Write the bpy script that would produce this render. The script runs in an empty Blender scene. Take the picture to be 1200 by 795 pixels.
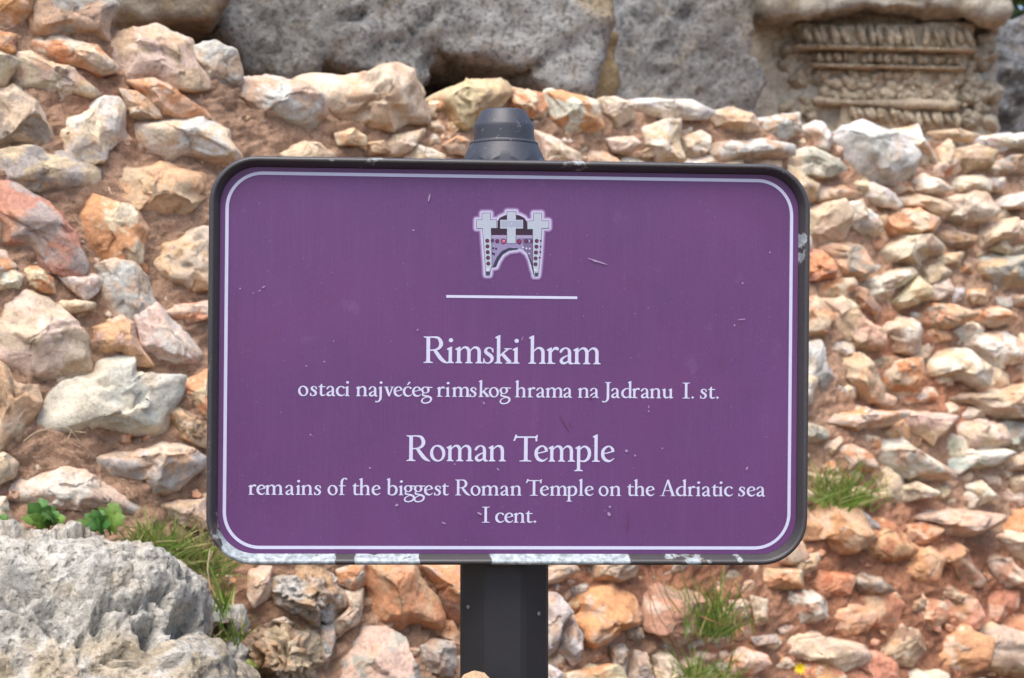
import bpy, bmesh, math, random
import numpy as np
from mathutils import Vector, Matrix
from mathutils.geometry import delaunay_2d_cdt

S = bpy.context.scene
# ------------------------------------------------------------------ camera, sky, sun, exposure
F, CX, CY, CZ = 1793.0, 600.0, 397.5, 0.75        # focal length and centre in photo pixels, eye height
cam_d = bpy.data.cameras.new('camera'); cam = bpy.data.objects.new('camera', cam_d)
S.collection.objects.link(cam); S.camera = cam
cam.location = (0, 0, CZ); cam.rotation_euler = (math.radians(90), 0, 0)
cam_d.sensor_width = 36; cam_d.lens = 36 * F / 1200
cam_d.clip_start = 0.05; cam_d.clip_end = 2000
cam_d.dof.use_dof = True; cam_d.dof.focus_distance = 1.55; cam_d.dof.aperture_fstop = 9.0
SUN_EL, SUN_AZ = 64, 200          # azimuth clockwise from +Y: behind the camera, to the left
w = bpy.data.worlds.new('World'); S.world = w; w.use_nodes = True
nt = w.node_tree; bg = nt.nodes['Background']
sky = nt.nodes.new('ShaderNodeTexSky'); sky.sky_type = 'NISHITA'; sky.sun_disc = False
sky.sun_elevation = math.radians(SUN_EL); sky.sun_rotation = math.radians(SUN_AZ)
sky.dust_density = 3.0; sky.air_density = 0.9; sky.ozone_density = 0.8
nt.links.new(sky.outputs[0], bg.inputs[0]); bg.inputs[1].default_value = 0.14
sd = bpy.data.lights.new('sun', 'SUN'); sun = bpy.data.objects.new('sun', sd); S.collection.objects.link(sun)
sd.energy = 1.3; sd.angle = math.radians(38); sd.color = (1, 0.96, 0.9)
az, el = math.radians(SUN_AZ), math.radians(SUN_EL)
sdir = Vector((math.sin(az) * math.cos(el), math.cos(az) * math.cos(el), math.sin(el)))
sun.rotation_euler = sdir.to_track_quat('Z', 'Y').to_euler(); sun.location = sdir * 20
vs = S.view_settings; vs.view_transform = 'Standard'; vs.look = 'None'; vs.gamma = 1; vs.use_curve_mapping = False
vs.exposure = 1.38
S.cycles.max_bounces = 6; S.cycles.use_denoising = True
KA = 0.66                         # photo brightness -> surface albedo

# ------------------------------------------------------------------ helpers
def lin(c):
    c = np.asarray(c, float) / 255
    return np.where(c <= 0.04045, c / 12.92, ((c + 0.055) / 1.055) ** 2.4)
def alb(c, k=None): return lin(c) * (KA if k is None else k)
def rgba(c, k=None): return tuple(alb(c, k)) + (1,)

_rs = np.random.RandomState(7); _perm = _rs.permutation(256); _perm = np.concatenate([_perm, _perm])
_g = _rs.normal(size=(256, 3)); _g /= np.linalg.norm(_g, axis=1)[:, None]
def perlin(p):
    p = np.asarray(p, float); i = np.floor(p).astype(int); f = p - i; i &= 255
    u = f * f * f * (f * (f * 6 - 15) + 10); out = 0
    for dx in (0, 1):
        for dy in (0, 1):
            for dz in (0, 1):
                h = _perm[_perm[_perm[(i[:, 0] + dx) & 255] + ((i[:, 1] + dy) & 255)] + ((i[:, 2] + dz) & 255)]
                g = _g[h]
                d = g[:, 0] * (f[:, 0] - dx) + g[:, 1] * (f[:, 1] - dy) + g[:, 2] * (f[:, 2] - dz)
                out = out + d * (u[:, 0] if dx else 1 - u[:, 0]) * (u[:, 1] if dy else 1 - u[:, 1]) * (u[:, 2] if dz else 1 - u[:, 2])
    return out * 1.5
def fbm(p, o=4, gain=.5, ridged=False):
    s = 0; a = 1; p = np.asarray(p, float)
    for k in range(o):
        n = perlin(p * 2.03 ** k + 17.3 * k)
        s = s + a * (1 - 2 * np.abs(n) if ridged else n); a *= gain
    return s
def sstep(a, b, x):
    t = np.clip((x - a) / (b - a), 0, 1); return t * t * (3 - 2 * t)

def link(o, parent=None):
    S.collection.objects.link(o)
    if parent is not None: o.parent = parent
    return o
def tag(o, label=None, cat=None, group=None, kind=None):
    if label: o['label'] = label
    if cat: o['category'] = cat
    if group: o['group'] = group
    if kind: o['kind'] = kind
    return o
def empty(name, loc, label, cat, group=None):
    o = bpy.data.objects.new(name, None); o.location = loc; o.empty_display_size = .05
    link(o); return tag(o, label, cat, group)
def mesh(name, V, Fc, mats, parent=None, loc=(0, 0, 0), smooth=True, col=None, mi=None):
    me = bpy.data.meshes.new(name)
    V = np.asarray(V, float) - np.asarray(loc, float)
    if isinstance(Fc, np.ndarray):
        n, k = Fc.shape
        me.vertices.add(len(V)); me.vertices.foreach_set('co', V.astype(np.float32).ravel())
        me.loops.add(n * k); me.loops.foreach_set('vertex_index', Fc.astype(np.int32).ravel())
        me.polygons.add(n); me.polygons.foreach_set('loop_start', np.arange(0, n * k, k, dtype=np.int32))
        me.update(calc_edges=True)
    else:
        me.from_pydata([tuple(v) for v in V], [], [tuple(f) for f in Fc]); me.update()
    for m in (mats if isinstance(mats, (list, tuple)) else [mats]): me.materials.append(m)
    if mi is not None: me.polygons.foreach_set('material_index', np.asarray(mi, np.int32))
    me.polygons.foreach_set('use_smooth', np.full(len(me.polygons), smooth))
    if col is not None:
        a = me.color_attributes.new('col', 'FLOAT_COLOR', 'POINT')
        c = np.ones((len(V), 4), np.float32); c[:, :3] = col; a.data.foreach_set('color', c.ravel())
    me.validate(); o = bpy.data.objects.new(name, me); o.location = loc
    return link(o, parent)

_ico = {}
def ico(s):
    if s not in _ico:
        bm = bmesh.new(); bmesh.ops.create_icosphere(bm, subdivisions=s, radius=1)
        _ico[s] = (np.array([v.co[:] for v in bm.verts]), np.array([[v.index for v in f.verts] for f in bm.faces])); bm.free()
    return _ico[s]

# ------------------------------------------------------------------ materials
def newmat(name):
    m = bpy.data.materials.new(name); m.use_nodes = True
    return m, m.node_tree, m.node_tree.nodes['Principled BSDF']
class NB:
    """tiny node builder"""
    def __init__(s, t): s.t = t
    def n(s, ty, **k):
        o = s.t.nodes.new(ty)
        for a, b in k.items(): setattr(o, a, b)
        return o
    def l(s, a, b): s.t.links.new(a, b)
    def noise(s, vec, scale, detail=4, rough=.55):
        o = s.n('ShaderNodeTexNoise'); o.inputs['Scale'].default_value = scale
        o.inputs['Detail'].default_value = detail; o.inputs['Roughness'].default_value = rough
        if vec is not None: s.l(vec, o.inputs['Vector'])
        return o.outputs['Fac']
    def ramp(s, fac, stops):
        o = s.n('ShaderNodeValToRGB'); e = o.color_ramp.elements
        while len(e) < len(stops): e.new(.5)
        for x, (p, c) in zip(e, stops):
            x.position = p; x.color = c if len(c) == 4 else tuple(c) + (1,)
        s.l(fac, o.inputs[0]); return o.outputs[0]
    def mix(s, fac, a, b, mode='MIX'):
        o = s.n('ShaderNodeMix', data_type='RGBA', blend_type=mode)
        for v, i in ((fac, 0), (a, 6), (b, 7)):
            if hasattr(v, 'links'): s.l(v, o.inputs[i])
            else: o.inputs[i].default_value = v
        return o.outputs[2]
    def math(s, op, a, b=None, clamp=False):
        o = s.n('ShaderNodeMath', operation=op, use_clamp=clamp)
        for v, i in ((a, 0), (b, 1)):
            if v is None: continue
            if hasattr(v, 'links'): s.l(v, o.inputs[i])
            else: o.inputs[i].default_value = v
        return o.outputs[0]
    def bump(s, h, strength, dist, prev=None):
        o = s.n('ShaderNodeBump'); o.inputs['Strength'].default_value = strength; o.inputs['Distance'].default_value = dist
        s.l(h, o.inputs['Height'])
        if prev is not None: s.l(prev, o.inputs['Normal'])
        return o.outputs[0]
def g(v): return (v, v, v, 1)

def stone_mat(name, fine=1.0, speck=0.0, pits=0.0, rough=.92, stain=(214, 164, 116), stain_amt=.32, dist=.004):
    m, t, b = newmat(name); q = NB(t)
    pos = q.n('ShaderNodeNewGeometry').outputs['Position']
    c = q.n('ShaderNodeVertexColor', layer_name='col').outputs[0]
    n1 = q.noise(pos, 38, 6, .65); n2 = q.noise(pos, 170, 5, .7); n3 = q.noise(pos, 620, 3, .7)
    c = q.mix(1.0, c, q.ramp(n1, [(.25, g(.74)), (.5, g(1.0)), (.75, g(1.16))]), 'MULTIPLY')
    c = q.mix(fine, c, q.ramp(n2, [(.28, g(.62)), (.45, g(.97)), (.7, g(1.18))]), 'MULTIPLY')
    c = q.mix(.6 * fine, c, q.ramp(n3, [(.3, g(.7)), (.5, g(1.0)), (.72, g(1.2))]), 'MULTIPLY')
    sm = q.math('MULTIPLY', q.ramp(q.noise(pos, 22, 5, .62), [(.56, g(0)), (.64, g(1))]), stain_amt)
    c = q.mix(sm, c, rgba(stain), 'MIX')
    if speck:
        sp = q.ramp(q.noise(pos, 90, 4, .7), [(.5, g(0)), (.6, g(1))])
        c = q.mix(q.math('MULTIPLY', sp, speck), c, rgba((70, 68, 64)), 'MIX')
        sp2 = q.ramp(q.noise(pos, 62, 5, .75), [(.56, g(0)), (.66, g(1))])
        c = q.mix(q.math('MULTIPLY', sp2, speck), c, rgba((214, 212, 204)), 'MIX')
    q.l(c, b.inputs['Base Color']); b.inputs['Roughness'].default_value = rough
    b.inputs['Specular IOR Level'].default_value = .25
    nn = q.bump(n1, .55, dist * 2.5); nn = q.bump(n2, .6, dist, nn); nn = q.bump(n3, .45, dist * .35, nn)
    if pits:
        v = q.n('ShaderNodeTexVoronoi'); v.inputs['Scale'].default_value = 95; q.l(pos, v.inputs['Vector'])
        pit = q.ramp(v.outputs['Distance'], [(.12, g(0)), (.42, g(1))])
        nn = q.bump(pit, pits, .006, nn)
    q.l(nn, b.inputs['Normal']); return m

M_STONE = stone_mat('wall_stone')
M_LIME = stone_mat('weathered_limestone', fine=1.0, speck=.22, pits=.5, stain=(200, 178, 146), stain_amt=.45, dist=.008)
M_GREY = stone_mat('lichen_grey_stone', fine=1.0, speck=.68, stain=(168, 150, 124), stain_amt=.5, dist=.012)
M_BLOCK = stone_mat('ancient_block_stone', fine=1.0, speck=.3, stain=(160, 138, 98), stain_amt=.55, dist=.010)

def earth_mat():
    m, t, b = newmat('earth_mortar'); q = NB(t)
    pos = q.n('ShaderNodeNewGeometry').outputs['Position']
    c = q.n('ShaderNodeVertexColor', layer_name='col').outputs[0]
    n1 = q.noise(pos, 14, 5, .6); n2 = q.noise(pos, 90, 5, .7); n3 = q.noise(pos, 380, 4, .75)
    c = q.mix(1, c, q.ramp(n1, [(.3, g(.8)), (.5, g(1)), (.7, g(1.2))]), 'MULTIPLY')
    c = q.mix(1, c, q.ramp(n2, [(.3, g(.66)), (.5, g(1)), (.7, g(1.22))]), 'MULTIPLY')
    c = q.mix(.9, c, q.ramp(n3, [(.3, g(.6)), (.5, g(1)), (.7, g(1.3))]), 'MULTIPLY')
    v = q.n('ShaderNodeTexVoronoi'); v.inputs['Scale'].default_value = 130; q.l(pos, v.inputs['Vector'])
    peb = q.ramp(v.outputs['Distance'], [(.18, g(1)), (.3, g(0))])
    rnd = q.ramp(v.outputs['Color'], [(.62, g(0)), (.66, g(1))])
    c = q.mix(q.math('MULTIPLY', q.math('MULTIPLY', peb, rnd), .7), c, rgba((215, 190, 165)), 'MIX')
    q.l(c, b.inputs['Base Color']); b.inputs['Roughness'].default_value = .97; b.inputs['Specular IOR Level'].default_value = .15
    nn = q.bump(n2, 1.0, .02); nn = q.bump(n3, 1.0, .007, nn); nn = q.bump(peb, .5, .004, nn)
    q.l(nn, b.inputs['Normal']); return m
M_EARTH = earth_mat()

def plain(name, c, rough=.6, spec=.4, k=None, var=0, scale=200, metal=0, trans=0):
    m, t, b = newmat(name); q = NB(t)
    pos = q.n('ShaderNodeTexCoord').outputs['Object']
    b.inputs['Base Color'].default_value = rgba(c, k); b.inputs['Roughness'].default_value = rough
    b.inputs['Specular IOR Level'].default_value = spec; b.inputs['Metallic'].default_value = metal
    if var:
        n = q.noise(pos, scale, 5, .7)
        q.l(q.mix(1, rgba(c, k), q.ramp(n, [(.25, g(1 - var)), (.5, g(1)), (.75, g(1 + var))]), 'MULTIPLY'), b.inputs['Base Color'])
    if trans: b.inputs['Transmission Weight'].default_value = 0
    return m

# ------------------------------------------------------------------ the wall's plane
WA, WB, W0 = 0.60, 0.30, 2.60
WN = np.array([WA, -1, WB]); WN /= np.linalg.norm(WN)
WT = np.array([1, WA, 0.]); WT /= np.linalg.norm(WT)
WU = np.cross(WN, WT); WU = WU if WU[2] > 0 else -WU
def ray(px, py): return np.array([(px - CX) / F, 1.0, (CY - py) / F])
def on_wall(px, py, off=0.0):
    d = ray(px, py); y = (W0 + off) / (1 - WA * d[0] - WB * d[2])
    return np.array([0, 0, CZ]) + d * y
def on_depth(px, py, y): return np.array([0, 0, CZ]) + ray(px, py) * y

def rock(P, N, hf, hb, seed, sub=4, fac=8, rough=.05, box=2.0, cA=(200, 180, 160), cB=None, patch=2.2, pit=None, dome=1.0):
    """a rock whose outline is the ring of 3D points P, bulging hf towards N and hb away from it -> verts, faces, colours, centre"""
    rs = np.random.RandomState(seed)
    P = np.asarray(P, float); N = np.asarray(N, float) / np.linalg.norm(N)
    c = P.mean(0); 
    T = np.cross([0, 0, 1.], N); T /= np.linalg.norm(T); U = np.cross(N, T)
    A = np.stack([(P - c) @ T, (P - c) @ U], 1)
    # area centroid
    x, y = A[:, 0], A[:, 1]; x2, y2 = np.roll(x, -1), np.roll(y, -1); cr = x * y2 - x2 * y; ar = cr.sum() / 2
    cc = np.array([((x + x2) * cr).sum(), ((y + y2) * cr).sum()]) / (6 * ar)
    A = A - cc; c = c + T * cc[0] + U * cc[1]
    K = 144; th = np.linspace(-math.pi, math.pi, K, endpoint=False); R = np.zeros(K)
    B = np.roll(A, -1, 0)
    for k in range(K):
        d = np.array([math.cos(th[k]), math.sin(th[k])]); e = B - A
        den = d[0] * e[:, 1] - d[1] * e[:, 0]; den = np.where(np.abs(den) < 1e-12, 1e-12, den)
        s = (A[:, 0] * e[:, 1] - A[:, 1] * e[:, 0]) / den; uu = (A[:, 0] * d[1] - A[:, 1] * d[0]) / den
        ok = (uu >= -1e-6) & (uu <= 1 + 1e-6) & (s > 0)
        R[k] = s[ok].max() if ok.any() else 0
    R = np.where(R <= 0, np.median(R), R)
    size = math.sqrt(abs(ar))
    V0, Fc = ico(sub); q = V0.copy()
    for k in range(fac):
        m = rs.normal(size=3); m[2] = abs(m[2]) * .9 + .25; m /= np.linalg.norm(m)
        o = rs.uniform(.42, .8); d = q @ m
        q = q - np.clip(d - o, 0, None)[:, None] * m
    for k in range(fac // 3):
        m = rs.normal(size=3); m[2] = abs(m[2]) * .7 + .1; m /= np.linalg.norm(m)
        d = q @ m; o = d.max() * rs.uniform(.84, .96); q = q - np.clip(d - o, 0, None)[:, None] * m
    if fac:
        tq = np.arctan2(q[:, 1], q[:, 0]); rq = np.hypot(q[:, 0], q[:, 1]); nbin = 48; bi = ((tq + math.pi) / (2 * math.pi) * nbin).astype(int) % nbin
        mx = np.zeros(nbin); np.maximum.at(mx, bi, rq); mx = (mx + np.roll(mx, 1) + np.roll(mx, -1)) / 3
        ce = (np.arange(nbin) + .5) / nbin * 2 * math.pi - math.pi
        sc = np.interp(tq, ce, 1 / mx, period=2 * math.pi); q[:, 0] *= sc; q[:, 1] *= sc
    if fac:
        for M, amp in ((16, .13), (70, .10)):
            sd_ = rs.normal(size=(M, 3)); sd_ /= np.linalg.norm(sd_, axis=1)[:, None]
            un = V0 + .22 * np.column_stack([perlin(V0 * 2.5 + seed + 11 * j) for j in range(3)])
            kk = np.argmax(un @ sd_.T, 1); gg = rs.normal(size=(M, 3)) * amp; oo = rs.normal(size=M) * amp * .12
            dd = ((V0 - sd_[kk]) * gg[kk]).sum(1) + oo[kk]
            q = q + V0 * (dd * (.3 + .7 * np.abs(V0[:, 2])))[:, None]
    if box > 2:
        rr = np.hypot(V0[:, 0], V0[:, 1]); s = 1 / (rr ** box + np.abs(V0[:, 2]) ** box) ** (1 / box)
        q = V0 * s[:, None]
    rho = np.hypot(q[:, 0], q[:, 1]); t = np.arctan2(q[:, 1], q[:, 0])
    r = np.interp(t, np.append(th, math.pi), np.append(R, R[0]))
    X = q[:, 0] * r; Y = q[:, 1] * r
    zz = np.sign(q[:, 2]) * np.abs(q[:, 2]) ** dome
    Z = np.where(q[:, 2] > 0, zz * hf, zz * hb)
    W = c + X[:, None] * T + Y[:, None] * U + Z[:, None] * N
    D = (q[:, :1] * T + q[:, 1:2] * U + q[:, 2:] * N); D /= np.linalg.norm(D, axis=1)[:, None]
    off = rs.uniform(0, 60, 3)
    n = fbm(W / size * 1.6 + off, 4, .55) * rough * size
    n += (fbm(W / size * 3.1 + off + 9, 3, .5, True) - .9) * rough * .35 * size
    W = W + D * n[:, None]
    if pit is not None:
        sc, lo, hi, dp = pit
        pn = fbm(W * sc + off, 2, .5)
        W = W - D * (sstep(lo, hi, pn) * dp)[:, None]
    cA = np.asarray(cA, float); cB = cA * .86 if cB is None else np.asarray(cB, float)
    f = sstep(-.03, .12, fbm(W / size * patch + off + 31, 4, .6))[:, None]
    col = alb(cA, .8) * (1 - f) + alb(cB, .8) * f
    ru = (sstep(.22, .34, fbm(W / size * 1.3 + off + 77, 4, .6)) * rs.uniform(0, .6))[:, None]; col = col * (1 - ru) + alb((222, 172, 126), .8) * ru
    wh = (sstep(.3, .42, fbm(W / size * 1.7 + off + 54, 4, .6)) * rs.uniform(0, .6))[:, None]; col = col * (1 - wh) + alb((232, 220, 198), .8) * wh
    return W, Fc, col, c

def prism(P, N, front, back, voxel, seed, disp=.01, cA=(160, 150, 140), cB=None, patch=2.5, taper=.03):
    """a hewn block: the outline P pushed front/back along N, remeshed evenly and roughened"""
    rs = np.random.RandomState(seed); P = np.asarray(P, float); N = np.asarray(N, float) / np.linalg.norm(N); c = P.mean(0); n = len(P)
    P = P - np.outer((P - c) @ N, N) * 0
    A = P + N * front + (c - P) * taper; Bk = P - N * back
    mid = P + N * (front - .035)
    V = np.concatenate([A, mid, Bk]); Fc = [tuple(range(n)), tuple(range(3 * n - 1, 2 * n - 1, -1))]
    for j in range(2): Fc += [(j * n + k, (j + 1) * n + k, (j + 1) * n + (k + 1) % n, j * n + (k + 1) % n) for k in range(n)]
    me = bpy.data.meshes.new('tmp'); me.from_pydata([tuple(v) for v in V], [], Fc); bm = bmesh.new(); bm.from_mesh(me)
    bmesh.ops.recalc_face_normals(bm, faces=bm.faces[:]); bmesh.ops.triangulate(bm, faces=bm.faces[:]); bm.to_mesh(me); bm.free()
    o = bpy.data.objects.new('tmp', me); S.collection.objects.link(o); m = o.modifiers.new('r', 'REMESH'); m.mode = 'VOXEL'; m.voxel_size = voxel
    dg = bpy.context.evaluated_depsgraph_get(); e = o.evaluated_get(dg); em = e.to_mesh()
    W = np.zeros(len(em.vertices) * 3); em.vertices.foreach_get('co', W); W = W.reshape(-1, 3)
    nn = np.zeros(len(em.vertices) * 3); em.vertices.foreach_get('normal', nn); D = nn.reshape(-1, 3)
    Fq = np.array([list(p.vertices) if len(p.vertices) == 4 else list(p.vertices) + [p.vertices[-1]] for p in em.polygons]); e.to_mesh_clear()
    bpy.data.objects.remove(o); bpy.data.meshes.remove(me)
    off = rs.uniform(0, 60, 3)
    crk = sstep(.9, .985, 1 - np.abs(fbm(W * 3.2 + off + 3, 3, .5)) * 1.6) * sstep(-.1, .25, fbm(W * 2 + off + 8, 2))
    d = -crk * .022 + fbm(W * 5 + off, 4, .55) * disp * 1.6 + (fbm(W * 14 + off, 3, .55, True) - .9) * disp * .7 + fbm(W * 40 + off, 3, .6) * disp * .4
    W = W + D * d[:, None]
    cA = np.asarray(cA, float); cB = cA * .86 if cB is None else np.asarray(cB, float)
    f = sstep(-.15, .25, fbm(W * patch + off + 31, 4, .6))[:, None]
    return W, Fq, alb(cA) * (1 - f) + alb(cB) * f, c

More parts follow.
